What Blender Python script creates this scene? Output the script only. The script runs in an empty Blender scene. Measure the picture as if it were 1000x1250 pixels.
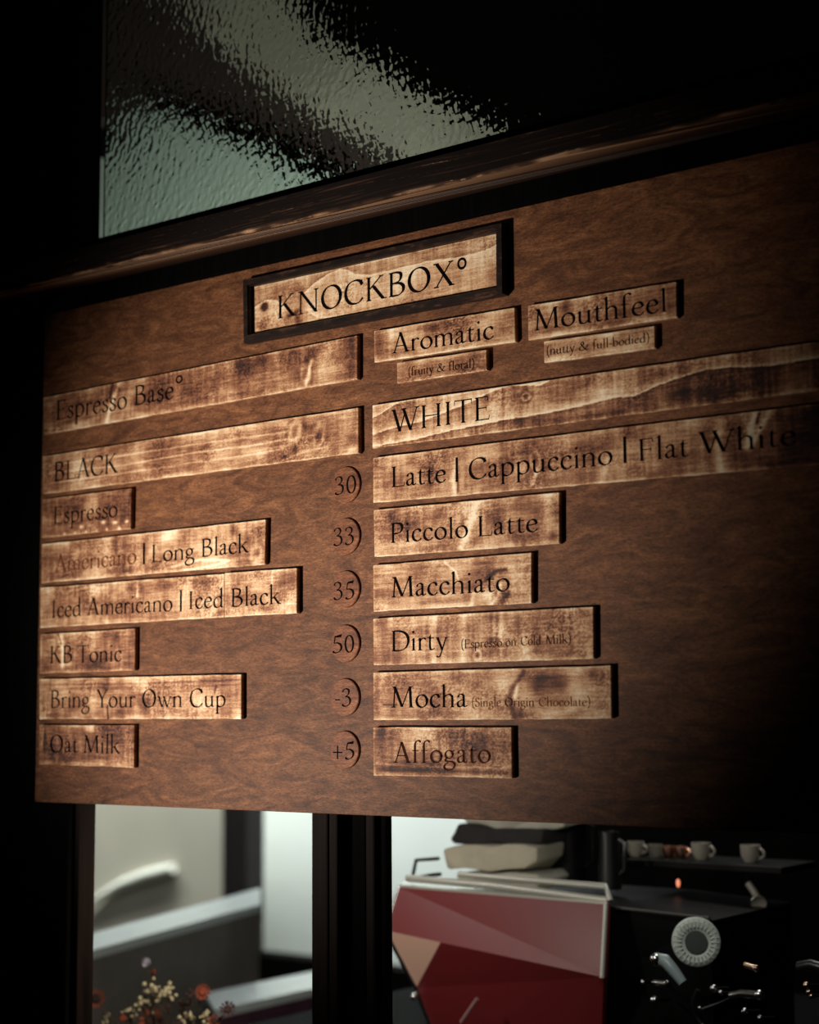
import bpy, bmesh, math, random
import numpy as np
from mathutils import Vector, Matrix
sc = bpy.context.scene
COL = sc.collection
# ------------------------------------------------------------ camera
F = 2000.0                                   # focal length in pixels of a 1000 x 1250 frame
CW = np.array([1.34038142, -1.68967499, 1.55])
RT = np.array([0.79713288, 0.60376213, -0.00710311])
UP = np.array([0.07870448, -0.09223371, 0.99262206])
FW = np.array([-0.59865246, 0.79181073, 0.12104131])
cam = bpy.data.cameras.new('camera'); cam_o = bpy.data.objects.new('camera', cam); COL.objects.link(cam_o)
cam_o.matrix_world = Matrix(((RT[0], UP[0], -FW[0], CW[0]), (RT[1], UP[1], -FW[1], CW[1]), (RT[2], UP[2], -FW[2], CW[2]), (0, 0, 0, 1)))
cam.sensor_fit = 'AUTO'; cam.sensor_width = 36.0; cam.lens = F / 1250 * 36
cam.clip_start = 0.02
cam.dof.use_dof = True; cam.dof.focus_distance = 2.16; cam.dof.aperture_fstop = 2.8; cam.dof.aperture_blades = 7
sc.camera = cam_o
# ------------------------------------------------------------ world, lamps, exposure
w = bpy.data.worlds.new('world'); sc.world = w; w.use_nodes = True
w.node_tree.nodes['Background'].inputs[0].default_value = (0.62, 0.55, 0.48, 1)
w.node_tree.nodes['Background'].inputs[1].default_value = 0.003
sc.view_settings.view_transform = 'Standard'; sc.view_settings.look = 'None'
sc.view_settings.exposure = 0.0; sc.view_settings.gamma = 1.0; sc.view_settings.use_curve_mapping = False

def lamp(name, kind, loc, target, energy, color, **kw):
    l = bpy.data.lights.new(name, kind); o = bpy.data.objects.new(name, l); COL.objects.link(o)
    o.location = loc
    o.rotation_euler = (Vector(target) - Vector(loc)).to_track_quat('-Z', 'Y').to_euler()
    l.energy = energy; l.color = color
    for k, v in kw.items(): setattr(l, k, v)
    return o
# warm light falling on the menu board from the lower left
lamp('board_spot', 'SPOT', (-1.26, -1.96, 0.86), (-0.17, 0, 1.75), 480, (1.0, 0.92, 0.83), spot_size=math.radians(28.3), spot_blend=1.0, shadow_soft_size=0.12)
# daylight outside the far windows, well out of view above them
lamp('street_daylight', 'AREA', (-5.6, 4.30, 3.0), (-5.9, 5.6, 0.9), 270, (0.95, 1.0, 0.96), shape='RECTANGLE', size=5.0, size_y=0.3)
# added fill hidden behind the menu board, brightens the sloping ceiling boards
lamp('loft_fill', 'AREA', (-0.75, 0.22, 1.95), (-0.95, 0.9, 2.75), 9, (0.97, 1.0, 0.9), shape='RECTANGLE', size=0.5, size_y=0.15)
# added fill lights without a visible source, for things beyond the screen
lamp('counter_fill', 'AREA', (-3.0, 3.0, 2.9), (-3.2, 3.2, 1.0), 44, (0.93, 1.0, 1.0), shape='RECTANGLE', size=1.6, size_y=0.4)  # invented fixture, brightens the far counters
lamp('under_board_fill', 'AREA', (-0.62, 0.25, 1.62), (-0.30, 0.62, 1.12), 0.9, (1.0, 0.93, 0.88), shape='RECTANGLE', size=0.25, size_y=0.12)  # added out of sight behind the board to light the red panels
lamp('fittings_fill', 'AREA', (0.20, 0.22, 1.56), (0.0, 0.62, 1.12), 0.7, (1.0, 0.98, 0.92), shape='RECTANGLE', size=0.12, size_y=0.05)  # added behind the board to raise glints on the small fittings
lamp('bar_fill', 'AREA', (0.0, 1.25, 2.1), (-0.05, 0.9, 1.1), 3.5, (1.0, 0.97, 0.9), shape='RECTANGLE', size=0.25, size_y=0.25)  # added light above the machine, for its deck, cloths and steel
lamp('flower_fill', 'AREA', (-0.30, 0.12, 1.37), (-0.62, 0.33, 1.08), 1.6, (1.0, 0.9, 0.75), shape='SQUARE', size=0.06)  # added only to lift the dried flowers, no source in view

# ------------------------------------------------------------ geometry of the view
def at(px, py, Y):
    """world point that stands on the plane Y at a place measured in the photograph"""
    d = FW + RT * (px - 500) / F - UP * (py - 625) / F
    return Vector(CW + d * (Y - CW[1]) / d[1])
def atz(px, py, z):
    d = FW + RT * (px - 500) / F - UP * (py - 625) / F
    return Vector(CW + d * (z - CW[2]) / d[2])

# ------------------------------------------------------------ helpers
def tag(o, label=None, cat=None, group=None, kind=None):
    for k, v in (('label', label), ('category', cat), ('group', group), ('kind', kind)):
        if v: o[k] = v
    return o
def empty(name, loc, label, cat, group=None):
    o = bpy.data.objects.new(name, None); COL.objects.link(o); o.location = loc; o.empty_display_size = .05
    return tag(o, label, cat, group)
def mesh_obj(name, verts, faces, mat, parent=None, loc=(0, 0, 0), smooth=False, mats=None, fmat=None):
    """verts in world space; the object origin goes to loc"""
    loc = Vector(loc)
    me = bpy.data.meshes.new(name)
    me.from_pydata([tuple(Vector(v) - loc) for v in verts], [], faces)
    for m in (mats or [mat]): me.materials.append(m)
    if fmat: me.polygons.foreach_set('material_index', fmat)
    if smooth: me.polygons.foreach_set('use_smooth', [True] * len(me.polygons))
    me.update()
    o = bpy.data.objects.new(name, me); COL.objects.link(o)
    if parent:
        o.parent = parent; o.location = loc - world_loc(parent)
    else: o.location = loc
    return o
def world_loc(o):
    p = o.location.copy()
    while o.parent: o = o.parent; p += o.location
    return p
class MB:
    def __init__(s): s.bm = bmesh.new()
    def box(s, a, b, bevel=0):
        a, b = Vector(a), Vector(b)
        r = bmesh.ops.create_cube(s.bm, size=1)
        vs = r['verts']
        for v in vs: v.co = Vector([(a[i] + b[i]) / 2 + v.co[i] * abs(b[i] - a[i]) for i in range(3)])
        if bevel:
            es = list({e for v in vs for e in v.link_edges})
            bmesh.ops.bevel(s.bm, geom=es, offset=bevel, segments=2, affect='EDGES', profile=.5)
        return s
    def prism(s, pts, off):
        """closed polygon of world points pushed along the vector off"""
        off = Vector(off); n = len(pts)
        a = [s.bm.verts.new(p) for p in pts]; b = [s.bm.verts.new(Vector(p) + off) for p in pts]
        s.bm.faces.new(a); s.bm.faces.new(b[::-1])
        for i in range(n): s.bm.faces.new((a[i], b[i], b[(i + 1) % n], a[(i + 1) % n]))
        return s
    def tube(s, pts, rad, n=10, cap=True):
        pts = [Vector(p) for p in pts]; rings = []
        if not hasattr(rad, '__len__'): rad = [rad] * len(pts)
        prev = None
        for i, p in enumerate(pts):
            t = (pts[min(i + 1, len(pts) - 1)] - pts[max(i - 1, 0)]).normalized()
            u = t.orthogonal().normalized() if prev is None else (prev - t * prev.dot(t)).normalized()
            prev = u; v = t.cross(u)
            rings.append([s.bm.verts.new(p + (u * math.cos(k * 2 * math.pi / n) + v * math.sin(k * 2 * math.pi / n)) * rad[i]) for k in range(n)])
        for a, b in zip(rings, rings[1:]):
            for k in range(n): s.bm.faces.new((a[k], a[(k + 1) % n], b[(k + 1) % n], b[k]))
        if cap: s.bm.faces.new(rings[0][::-1]); s.bm.faces.new(rings[-1])
        return s
    def ball(s, c, r, sub=2, sc_=(1, 1, 1)):
        q = bmesh.ops.create_icosphere(s.bm, subdivisions=sub, radius=1)
        for v in q['verts']: v.co = Vector([c[i] + v.co[i] * r * sc_[i] for i in range(3)])
        return s
    def lathe(s, c, axis, prof, n=32):
        """prof = (radius, along) pairs about the axis through c"""
        axis = Vector(axis).normalized(); u = axis.orthogonal().normalized(); v = axis.cross(u); c = Vector(c); rings = []
        for r, h in prof:
            if r < 1e-6: rings.append([s.bm.verts.new(c + axis * h)])
            else: rings.append([s.bm.verts.new(c + axis * h + (u * math.cos(k * 2 * math.pi / n) + v * math.sin(k * 2 * math.pi / n)) * r) for k in range(n)])
        for a, b in zip(rings, rings[1:]):
            for k in range(n):
                q = [a[k % len(a)], a[(k + 1) % len(a)], b[(k + 1) % len(b)], b[k % len(b)]]
                q = list(dict.fromkeys(q))
                if len(q) > 2: s.bm.faces.new(q)
        return s
    def build(s, name, mat, parent=None, loc=None, smooth=False):
        bmesh.ops.recalc_face_normals(s.bm, faces=s.bm.faces[:])
        if loc is None:
            cs = [v.co for v in s.bm.verts]
            loc = Vector([(min(c[i] for c in cs) + max(c[i] for c in cs)) / 2 for i in range(3)])
        loc = Vector(loc)
        for v in s.bm.verts: v.co -= loc
        me = bpy.data.meshes.new(name); s.bm.to_mesh(me); s.bm.free()
        me.materials.append(mat)
        if smooth:
            me.polygons.foreach_set('use_smooth', [True] * len(me.polygons))
            me.set_sharp_from_angle(angle=math.radians(40))
        o = bpy.data.objects.new(name, me); COL.objects.link(o)
        if parent: o.parent = parent; o.location = loc - world_loc(parent)
        else: o.location = loc
        return o

# ------------------------------------------------------------ materials
def new_mat(name):
    m = bpy.data.materials.new(name); m.use_nodes = True
    nt = m.node_tree; return m, nt, nt.nodes, nt.links, nt.nodes['Principled BSDF']
def srgb(r, g, b):
    f = lambda c: (c / 255 / 12.92) if c / 255 <= .04045 else ((c / 255 + .055) / 1.055) ** 2.4
    return (f(r), f(g), f(b), 1)
def ramp(n, stops):
    r = n.new('ShaderNodeValToRGB'); e = r.color_ramp.elements
    e[0].position, e[0].color = stops[0]; e[1].position, e[1].color = stops[-1]
    for p, c in stops[1:-1]: q = e.new(p); q.color = c
    return r
def simple(name, col, rough=.5, metal=0, noise=0, nscale=20, bump=0, **kw):
    m, nt, n, l, p = new_mat(name)
    p.inputs['Base Color'].default_value = col; p.inputs['Roughness'].default_value = rough; p.inputs['Metallic'].default_value = metal
    tc = n.new('ShaderNodeTexCoord'); nz = n.new('ShaderNodeTexNoise'); nz.inputs['Scale'].default_value = nscale; nz.inputs['Detail'].default_value = 5
    l.new(tc.outputs['Object'], nz.inputs['Vector'])
    if noise:
        d = tuple(c * (1 - noise) for c in col[:3]) + (1,); b = tuple(min(1, c * (1 + noise)) for c in col[:3]) + (1,)
        r = ramp(n, [(.3, d), (.7, b)]); l.new(nz.outputs['Fac'], r.inputs['Fac']); l.new(r.outputs['Color'], p.inputs['Base Color'])
    if bump:
        bp = n.new('ShaderNodeBump'); bp.inputs['Strength'].default_value = bump; bp.inputs['Distance'].default_value = .002
        l.new(nz.outputs['Fac'], bp.inputs['Height']); l.new(bp.outputs['Normal'], p.inputs['Normal'])
    for k, v in kw.items(): p.inputs[k].default_value = v
    return m
def mixc(n, l, a, b, fac, mode='MIX'):
    x = n.new('ShaderNodeMix'); x.data_type = 'RGBA'; x.blend_type = mode
    for s, v in ((x.inputs['Factor'], fac), (x.inputs[6], a), (x.inputs[7], b)):
        if hasattr(v, 'is_output'): l.new(v, s)
        else: s.default_value = v
    return x.outputs[2]
def grain_noise(n, l, scale_vec, scale, detail=6, rough=.6, dist=0, src='Object', off=(0, 0, 0)):
    tc = n.new('ShaderNodeTexCoord'); mp = n.new('ShaderNodeMapping'); mp.inputs['Scale'].default_value = scale_vec; mp.inputs['Location'].default_value = off
    nz = n.new('ShaderNodeTexNoise'); nz.inputs['Scale'].default_value = scale; nz.inputs['Detail'].default_value = detail
    nz.inputs['Roughness'].default_value = rough; nz.inputs['Distortion'].default_value = dist
    l.new(tc.outputs[src], mp.inputs['Vector']); l.new(mp.outputs['Vector'], nz.inputs['Vector'])
    return nz.outputs['Fac']

def plank_material():
    m, nt, n, l, p = new_mat('scorched_pine')
    at_ = n.new('ShaderNodeAttribute'); at_.attribute_name = 'tone'
    fine = grain_noise(n, l, (1, 1, 1.6), 420, 4, .7)
    streak = grain_noise(n, l, (.12, 1, 1), 330, 5, .6)
    a1 = n.new('ShaderNodeMath'); a1.operation = 'MULTIPLY_ADD'; l.new(fine, a1.inputs[0]); a1.inputs[1].default_value = .62; l.new(at_.outputs['Fac'], a1.inputs[2])
    a2 = n.new('ShaderNodeMath'); a2.operation = 'MULTIPLY_ADD'; l.new(streak, a2.inputs[0]); a2.inputs[1].default_value = .50; l.new(a1.outputs[0], a2.inputs[2])
    a3 = n.new('ShaderNodeMath'); a3.operation = 'SUBTRACT'; l.new(a2.outputs[0], a3.inputs[0]); a3.inputs[1].default_value = .56
    r = ramp(n, [(0, srgb(30, 15, 10)), (.18, srgb(86, 46, 28)), (.40, srgb(142, 94, 64)), (.63, srgb(198, 156, 116)), (.92, srgb(240, 218, 184))])
    l.new(a3.outputs[0], r.inputs['Fac']); l.new(r.outputs['Color'], p.inputs['Base Color'])
    p.inputs['Roughness'].default_value = .62; p.inputs['Specular IOR Level'].default_value = .25
    bp = n.new('ShaderNodeBump'); bp.inputs['Strength'].default_value = .35; bp.inputs['Distance'].default_value = .0012
    l.new(a3.outputs[0], bp.inputs['Height']); l.new(bp.outputs['Normal'], p.inputs['Normal'])
    return m
def board_material():
    m, nt, n, l, p = new_mat('stained_plywood')
    big = grain_noise(n, l, (1, 1, 2.2), 3.2, 5, .55, 1.2)
    tc = n.new('ShaderNodeTexCoord'); mp = n.new('ShaderNodeMapping'); mp.inputs['Scale'].default_value = (2.0, 1, 7); mp.inputs['Rotation'].default_value = (0, .10, 0)
    wv = n.new('ShaderNodeTexNoise'); wv.inputs['Scale'].default_value = 5; wv.inputs['Distortion'].default_value = 2.6; wv.inputs['Detail'].default_value = 7
    l.new(tc.outputs['Object'], mp.inputs['Vector']); l.new(mp.outputs['Vector'], wv.inputs['Vector'])
    fine = grain_noise(n, l, (.30, 1, 1), 700, 3, .8)
    flk = grain_noise(n, l, (.16, 1, 1), 420, 4, .8, .2)
    r1 = ramp(n, [(.25, srgb(70, 40, 23)), (.5, srgb(102, 64, 40)), (.75, srgb(130, 86, 56))])
    l.new(wv.outputs['Fac'], r1.inputs['Fac'])
    r2 = ramp(n, [(.32, (.42, .39, .36, 1)), (.68, (1.5, 1.5, 1.5, 1))]); l.new(fine, r2.inputs['Fac'])
    r3 = ramp(n, [(.3, (.62, .6, .58, 1)), (.7, (1.32, 1.32, 1.3, 1))]); l.new(flk, r3.inputs['Fac'])
    r4 = ramp(n, [(.3, (.78, .74, .7, 1)), (.7, (1.18, 1.18, 1.15, 1))]); l.new(big, r4.inputs['Fac'])
    c = mixc(n, l, r1.outputs['Color'], r2.outputs['Color'], 1.0, 'MULTIPLY'); c = mixc(n, l, c, r3.outputs['Color'], .8, 'MULTIPLY')
    c = mixc(n, l, c, r4.outputs['Color'], 1.0, 'MULTIPLY')
    l.new(c, p.inputs['Base Color']); p.inputs['Roughness'].default_value = .55; p.inputs['Specular IOR Level'].default_value = .2
    bp = n.new('ShaderNodeBump'); bp.inputs['Strength'].default_value = .3; bp.inputs['Distance'].default_value = .001
    l.new(fine, bp.inputs['Height']); l.new(bp.outputs['Normal'], p.inputs['Normal'])
    return m
def dark_wood(name, c0, c1, c2, scale=(.05, 1, 1), freq=120, rough=.5, spec=.2):
    m, nt, n, l, p = new_mat(name)
    g = grain_noise(n, l, scale, freq, 6, .65, .4)
    r = ramp(n, [(.36, c0), (.56, c1), (.74, c2)]); l.new(g, r.inputs['Fac']); l.new(r.outputs['Color'], p.inputs['Base Color'])
    p.inputs['Roughness'].default_value = rough; p.inputs['Specular IOR Level'].default_value = spec
    bp = n.new('ShaderNodeBump'); bp.inputs['Strength'].default_value = .4; bp.inputs['Distance'].default_value = .001
    l.new(g, bp.inputs['Height']); l.new(bp.outputs['Normal'], p.inputs['Normal'])
    return m
def tone_wood(name, stops):
    m, nt, n, l, p = new_mat(name)
    at_ = n.new('ShaderNodeAttribute'); at_.attribute_name = 'tone'
    r = ramp(n, stops); l.new(at_.outputs['Fac'], r.inputs['Fac']); l.new(r.outputs['Color'], p.inputs['Base Color'])
    p.inputs['Roughness'].default_value = .5; p.inputs['Specular IOR Level'].default_value = .3
    return m
def hammered_glass():
    m, nt, n, l, p = new_mat('hammered_glass')
    p.inputs['Base Color'].default_value = (.93, .97, .93, 1); p.inputs['Roughness'].default_value = .04
    p.inputs['Transmission Weight'].default_value = 1; p.inputs['IOR'].default_value = 1.45
    tc = n.new('ShaderNodeTexCoord')
    nz = n.new('ShaderNodeTexNoise'); nz.inputs['Scale'].default_value = 55; nz.inputs['Detail'].default_value = 2
    mp = n.new('ShaderNodeMapping'); mp.inputs['Scale'].default_value = (1.1, .3, 1)
    l.new(tc.outputs['Object'], mp.inputs['Vector']); l.new(mp.outputs['Vector'], nz.inputs['Vector'])
    add = n.new('ShaderNodeVectorMath'); add.operation = 'MULTIPLY_ADD'; add.inputs[1].default_value = (.012, .012, .012)
    l.new(nz.outputs['Color'], add.inputs[0]); l.new(mp.outputs['Vector'], add.inputs[2])
    v = n.new('ShaderNodeTexVoronoi'); v.feature = 'SMOOTH_F1'; v.inputs['Scale'].default_value = 80; v.inputs['Smoothness'].default_value = .8
    l.new(add.outputs[0], v.inputs['Vector'])
    bp = n.new('ShaderNodeBump'); bp.inputs['Strength'].default_value = 1.0; bp.inputs['Distance'].default_value = .0011
    l.new(v.outputs['Distance'], bp.inputs['Height']); l.new(bp.outputs['Normal'], p.inputs['Normal'])
    return m

M_PLANK = plank_material(); M_BOARD = board_material()
M_DISC = board_material(); M_DISC.name = 'disc_veneer'
for nd in M_DISC.node_tree.nodes:                # the disc veneer is a little paler and redder than the board
    if nd.type == 'VALTORGB' and abs(nd.color_ramp.elements[0].position - .25) < 1e-4:
        for e_ in nd.color_ramp.elements: c_ = e_.color; e_.color = (c_[0] * 1.3, c_[1] * 1.2, c_[2] * 1.25, 1)
M_INK = simple('burnt_lettering', srgb(13, 8, 7), .9, **{'Specular IOR Level': .02})
M_INK_SOFT = simple('faded_lettering', srgb(52, 28, 20), .9, noise=.5, nscale=150, **{'Specular IOR Level': .02})
M_INK_PALE = simple('pale_faded_lettering', srgb(98, 58, 38), .9, noise=.4, nscale=200, **{'Specular IOR Level': .02})
M_BLACK = dark_wood('black_painted_timber', srgb(3, 3, 3), srgb(6, 5, 5), srgb(10, 8, 7), (1, 1, .06), 90, .9, .03)
M_POST = dark_wood('dark_brown_post_wood', srgb(13, 8, 6), srgb(24, 15, 11), srgb(38, 25, 18), (1, 1, .05), 60, .7, .06)
M_FRAME = dark_wood('dark_frame_wood', srgb(16, 9, 7), srgb(32, 19, 13), srgb(84, 55, 41), (.3, 1, 1), 110, .5)
M_LEDGE = tone_wood('dark_ledge_wood', [(0, srgb(10, 6, 5)), (.32, srgb(28, 17, 12)), (.6, srgb(76, 50, 35)), (1, srgb(196, 154, 118))])

# ------------------------------------------------------------ value noise for the wood tones
def vnoise(x, y, seed):
    xi = np.floor(x).astype(np.int64); yi = np.floor(y).astype(np.int64); fx = x - xi; fy = y - yi
    def h(i, j):
        v = (i * 374761393 + j * 668265263 + seed * 974634777) & 0xffffffff
        v = ((v ^ (v >> 13)) * 1274126177) & 0xffffffff
        return ((v ^ (v >> 16)) & 0xffff) / 65535.0
    sx = fx * fx * (3 - 2 * fx); sy = fy * fy * (3 - 2 * fy)
    a = h(xi, yi) * (1 - sx) + h(xi + 1, yi) * sx; b = h(xi, yi + 1) * (1 - sx) + h(xi + 1, yi + 1) * sx
    return (a * (1 - sy) + b * sy) * 2 - 1
def fbm(x, y, seed, o=3):
    r = 0; a = 1; t = 0
    for k in range(o): r = r + a * vnoise(x * 2 ** k, y * 2 ** k, seed + k * 17); t += a; a *= .55
    return r / t
def pl(pt): q = at(pt[0], pt[1], 0); return q.x, q.z
PXM = .00106                                   # metres per photo pixel on the board, roughly
def seg_dist(X, Z, pts):
    best = np.full(X.shape, 9.0)
    for (a, b) in zip(pts, pts[1:]):
        ax, az = a; bx, bz = b; L = (bx - ax) ** 2 + (bz - az) ** 2 + 1e-12
        t = np.clip(((X - ax) * (bx - ax) + (Z - az) * (bz - az)) / L, 0, 1)
        best = np.minimum(best, np.hypot(X - ax - t * (bx - ax), Z - az - t * (bz - az)))
    return best
def apply_features(T, X, Z, feats, seed):
    for f in feats:
        if f[0] == 'b':                         # soft patch: centre, radii, strength
            cx, cz = pl(f[1]); rx, rz = f[2][0] * PXM, f[2][1] * PXM
            wob = 1 + .35 * fbm(X / .011, Z / .011, seed + 5)
            T = T + f[3] * np.exp(-(((X - cx) / rx) ** 2 + ((Z - cz) / rz) ** 2) * wob * 1.1)
        elif f[0] == 's':                       # soft streak along a line
            d = seg_dist(X, Z, [pl(q) for q in f[1]]) / (f[2] * PXM) * (1 + .3 * fbm(X / .006, Z / .006, seed + 9))
            T = T + f[3] * np.exp(-d * d)
        elif f[0] == 'r':                       # growth ring: sharp on one side, fading on the other
            q = [pl(a) for a in f[1]]; xs = [a[0] for a in q]; zs = [a[1] for a in q]
            d = (Z - np.interp(X, xs, zs) - .0006 * fbm(X / .008, Z * 0 + 3, seed)) * f[4]
            e = np.where(d > 0, .55 * np.exp(-d / (f[2] * PXM)) + .6 * np.exp(-d / .0016), 1.15 * np.exp(-(d / (.0006)) ** 2) - .42 * (d < -.0008) * np.exp(d / .007))
            inside = (X >= xs[0] - .002) & (X <= xs[-1] + .002)
            T = T + f[3] * e * inside
        elif f[0] == 'k':                       # knot: dark eye with a pale rim
            cx, cz = pl(f[1]); rx, rz = f[2][0] * PXM, f[2][1] * PXM
            an = f[4] if len(f) > 4 else 0
            u = (X - cx) * math.cos(an) + (Z - cz) * math.sin(an); v = -(X - cx) * math.sin(an) + (Z - cz) * math.cos(an)
            r = np.sqrt((u / rx) ** 2 + (v / rz) ** 2) * (1 + .2 * fbm(X / .006, Z / .006, seed + 3))
            T = T - f[3] * .8 * np.exp(-(r / .6) ** 2) + f[3] * .55 * np.exp(-((r - 1.05) / .35) ** 2) * (.6 + .6 * fbm(X / .007, Z / .007, seed + 6)) - f[3] * .35 * np.exp(-((r - 1.8) / .5) ** 2)
    return T
def plank_mesh(name, quad, depth, mat, seed, feats, base=.47, Yf=0.0, parent=None, vband=.10, hline=.07, patch=.17, step=.00125, loc=None):
    """a sawn slat: fine front face with a colour attribute, rounded edge, four sides and back. quad = photo corners TL, BL, TR, BR"""
    TL, BL, TR, BR = [at(p[0], p[1], Yf) for p in quad]
    W = ((TR - TL).length + (BR - BL).length) / 2; H = ((TL - BL).length + (TR - BR).length) / 2
    nx = max(8, int(W / step)); nz = max(8, int(H / step)); bx = .0007 / W; bz = .0007 / H
    us = np.concatenate([[0], np.linspace(bx, 1 - bx, nx), [1]]); vs = np.concatenate([[0], np.linspace(bz, 1 - bz, nz), [1]])
    U, V = np.meshgrid(us, vs)
    X = (BL.x * (1 - U) + BR.x * U) * (1 - V) + (TL.x * (1 - U) + TR.x * U) * V
    Z = (BL.z * (1 - U) + BR.z * U) * (1 - V) + (TL.z * (1 - U) + TR.z * U) * V
    # slightly wavering sawn edges
    wv = .0007 * fbm(X / .03, X * 0, seed + 40) + .0003 * fbm(X / .006, X * 0, seed + 41)
    Z = Z + wv * np.where(V < .5, 1 - 2 * V, 0) + .0005 * fbm(X / .04, X * 0 + 7, seed + 42) * np.where(V > .5, 2 * V - 1, 0)
    Y = np.full(X.shape, Yf)
    Y[0, :] += .0007; Y[-1, :] += .0007; Y[:, 0] += .0007; Y[:, -1] += .0007
    z0 = (BL.z + TL.z) / 2
    T = base + .015 + patch * fbm(X / .034, Z / .028, seed) * 1.7 + vband * fbm(X / .0045, Z / .05, seed + 11) * 1.3 + vband * .9 * fbm(X / .016, Z / .07, seed + 19)
    T = T + hline * fbm(X / .12, (Z + .002 * fbm(X / .05, Z / .05, seed + 2)) / .0023, seed + 23) * 1.4
    # dust of scorching: dense dark pin-pricks where the torch lingered
    T = T - .24 * np.clip(fbm(X / .05, Z / .03, seed + 31) + .25, 0, 1) * (vnoise(X / .0022, Z / .0017, seed + 33) > .05)
    T = apply_features(T, X, Z, feats, seed)
    # sanded arrises show paler wood
    dz = np.minimum(V, 1 - V) * H; dx = np.minimum(U, 1 - U) * W
    rim = np.exp(-(dz / .0021)) * (.85 + .7 * fbm(X / .014, V * 0, seed + 51)) + .5 * np.exp(-(dx / .0014))
    T = T + .36 * np.clip(rim, 0, 1.2)
    T = np.clip(T, .03, 1.0)
    nv, nu = X.shape
    verts = np.stack([X, Y, Z], -1).reshape(-1, 3)
    idx = np.arange(nv * nu).reshape(nv, nu)
    f = np.stack([idx[:-1, :-1], idx[:-1, 1:], idx[1:, 1:], idx[1:, :-1]], -1).reshape(-1, 4)
    ring = np.concatenate([idx[0, :], idx[1:, -1], idx[-1, -2::-1], idx[-2:0:-1, 0]])
    k = len(ring); back = verts[ring].copy(); back[:, 1] = Yf + depth
    bi = np.arange(k) + len(verts)
    side = np.stack([ring, np.roll(ring, -1), np.roll(bi, -1), bi], -1)[:, ::-1]
    verts = np.concatenate([verts, back]); tone = np.concatenate([T.reshape(-1), np.full(k, .34)])
    if loc is None: loc = Vector(((TL.x + BR.x) / 2, Yf + depth / 2, (TL.z + BR.z + BL.z + TR.z) / 4))
    faces = f.tolist() + side.tolist() + [bi.tolist()]
    me = bpy.data.meshes.new(name)
    me.from_pydata((verts - np.array(loc)).tolist(), [], faces)
    a = me.attributes.new('tone', 'FLOAT', 'POINT'); a.data.foreach_set('value', tone.astype(np.float32))
    me.materials.append(mat); me.update()
    o = bpy.data.objects.new(name, me); COL.objects.link(o)
    if parent: o.parent = parent; o.location = Vector(loc) - world_loc(parent)
    else: o.location = loc
    return o

# ------------------------------------------------------------ hand cut old-style serif letters (drawn with a broad nib)
CAP, XH, ASC = 650, 395, 710
WT = 1.2                                     # weight of the strokes
def catmull(p, n=6):
    out = []
    q = [p[0]] + list(p) + [p[-1]]
    for i in range(1, len(q) - 2):
        p0, p1, p2, p3 = [np.array(v, float) for v in q[i - 1:i + 3]]
        for k in range(n):
            t = k / n
            out.append(.5 * ((2 * p1) + (-p0 + p2) * t + (2 * p0 - 5 * p1 + 4 * p2 - p3) * t * t + (-p0 + 3 * p1 - 3 * p2 + p3) * t ** 3))
    out.append(np.array(p[-1], float))
    return out
def pen(pts, T=74, t=24, phi=22, smooth=True):
    q = catmull(pts) if smooth else [np.array(v, float) for v in pts]
    T *= WT; t *= WT * 1.08
    ph = math.radians(phi); L = []; R = []
    for i in range(len(q)):
        d = q[min(i + 1, len(q) - 1)] - q[max(i - 1, 0)]; th = math.atan2(d[1], d[0])
        wd = math.hypot(T * math.sin(th - ph), t * math.cos(th - ph)) / 2
        nrm = np.array([-math.sin(th), math.cos(th)])
        L.append(q[i] + nrm * wd); R.append(q[i] - nrm * wd)
    return [[L[i], R[i], R[i + 1], L[i + 1]] for i in range(len(q) - 1)]
def oval(cx, cy, rx, ry, T=74, t=24, phi=20, n=28):
    p = [(cx + rx * math.cos(a), cy + ry * math.sin(a)) for a in [2 * math.pi * k / n for k in range(n + 2)]]
    return pen(p, T, t, phi, False)
def bar(xa, ya, xb, yb, wd):
    wd *= WT; return [[(xa - wd / 2, ya), (xa + wd / 2, ya), (xb + wd / 2, yb), (xb - wd / 2, yb)]]
def hbar(xa, xb, y, h=30): return [[(xa, y - h / 2), (xb, y - h / 2), (xb, y + h / 2), (xa, y + h / 2)]]
def foot(x, y=0, e=78, wd=66, up=1, l=True, r=True):
    """bracketed serif under (up=1) or over (up=-1) a stem of width wd centred on x"""
    g = []; s = up
    xl = x - e if l else x - wd / 2; xr = x + e if r else x + wd / 2
    g.append([(xl, y), (xr, y), (xr - 6, y + 20 * s), (xl + 6, y + 20 * s)])
    if l: g.append([(xl + 16, y + 18 * s), (x - wd / 2 + 2, y + 18 * s), (x - wd / 2 + 2, y + 50 * s)])
    if r: g.append([(xr - 16, y + 18 * s), (x + wd / 2 - 2, y + 18 * s), (x + wd / 2 - 2, y + 50 * s)])
    return g
def flag(x, y, wd=62): return [[(x - wd / 2 - 52, y - 62), (x - wd / 2 - 46, y - 76), (x + 2, y - 55), (x + wd / 2, y)], [(x - wd / 2, y - 100), (x + wd / 2, y - 60), (x + wd / 2, y), (x - wd / 2, y - 45)]]
def stem(x, y0, y1, wd=64):
    wd *= WT; return [[(x - wd / 2, y0), (x + wd / 2, y0), (x + wd / 2, y1), (x - wd / 2, y1)]]
def dot(x, y, r=42, n=12): return [[(x + r * math.cos(a), y + r * math.sin(a)) for a in [2 * math.pi * k / n for k in range(n)]]]
def tick(x, y, h=110, s=-1): return [[(x, y), (x + 22 * s * -1 * 0 + 20, y), (x + 12, y + h * s), (x - 4, y + h * s)]]
S = stem
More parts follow.
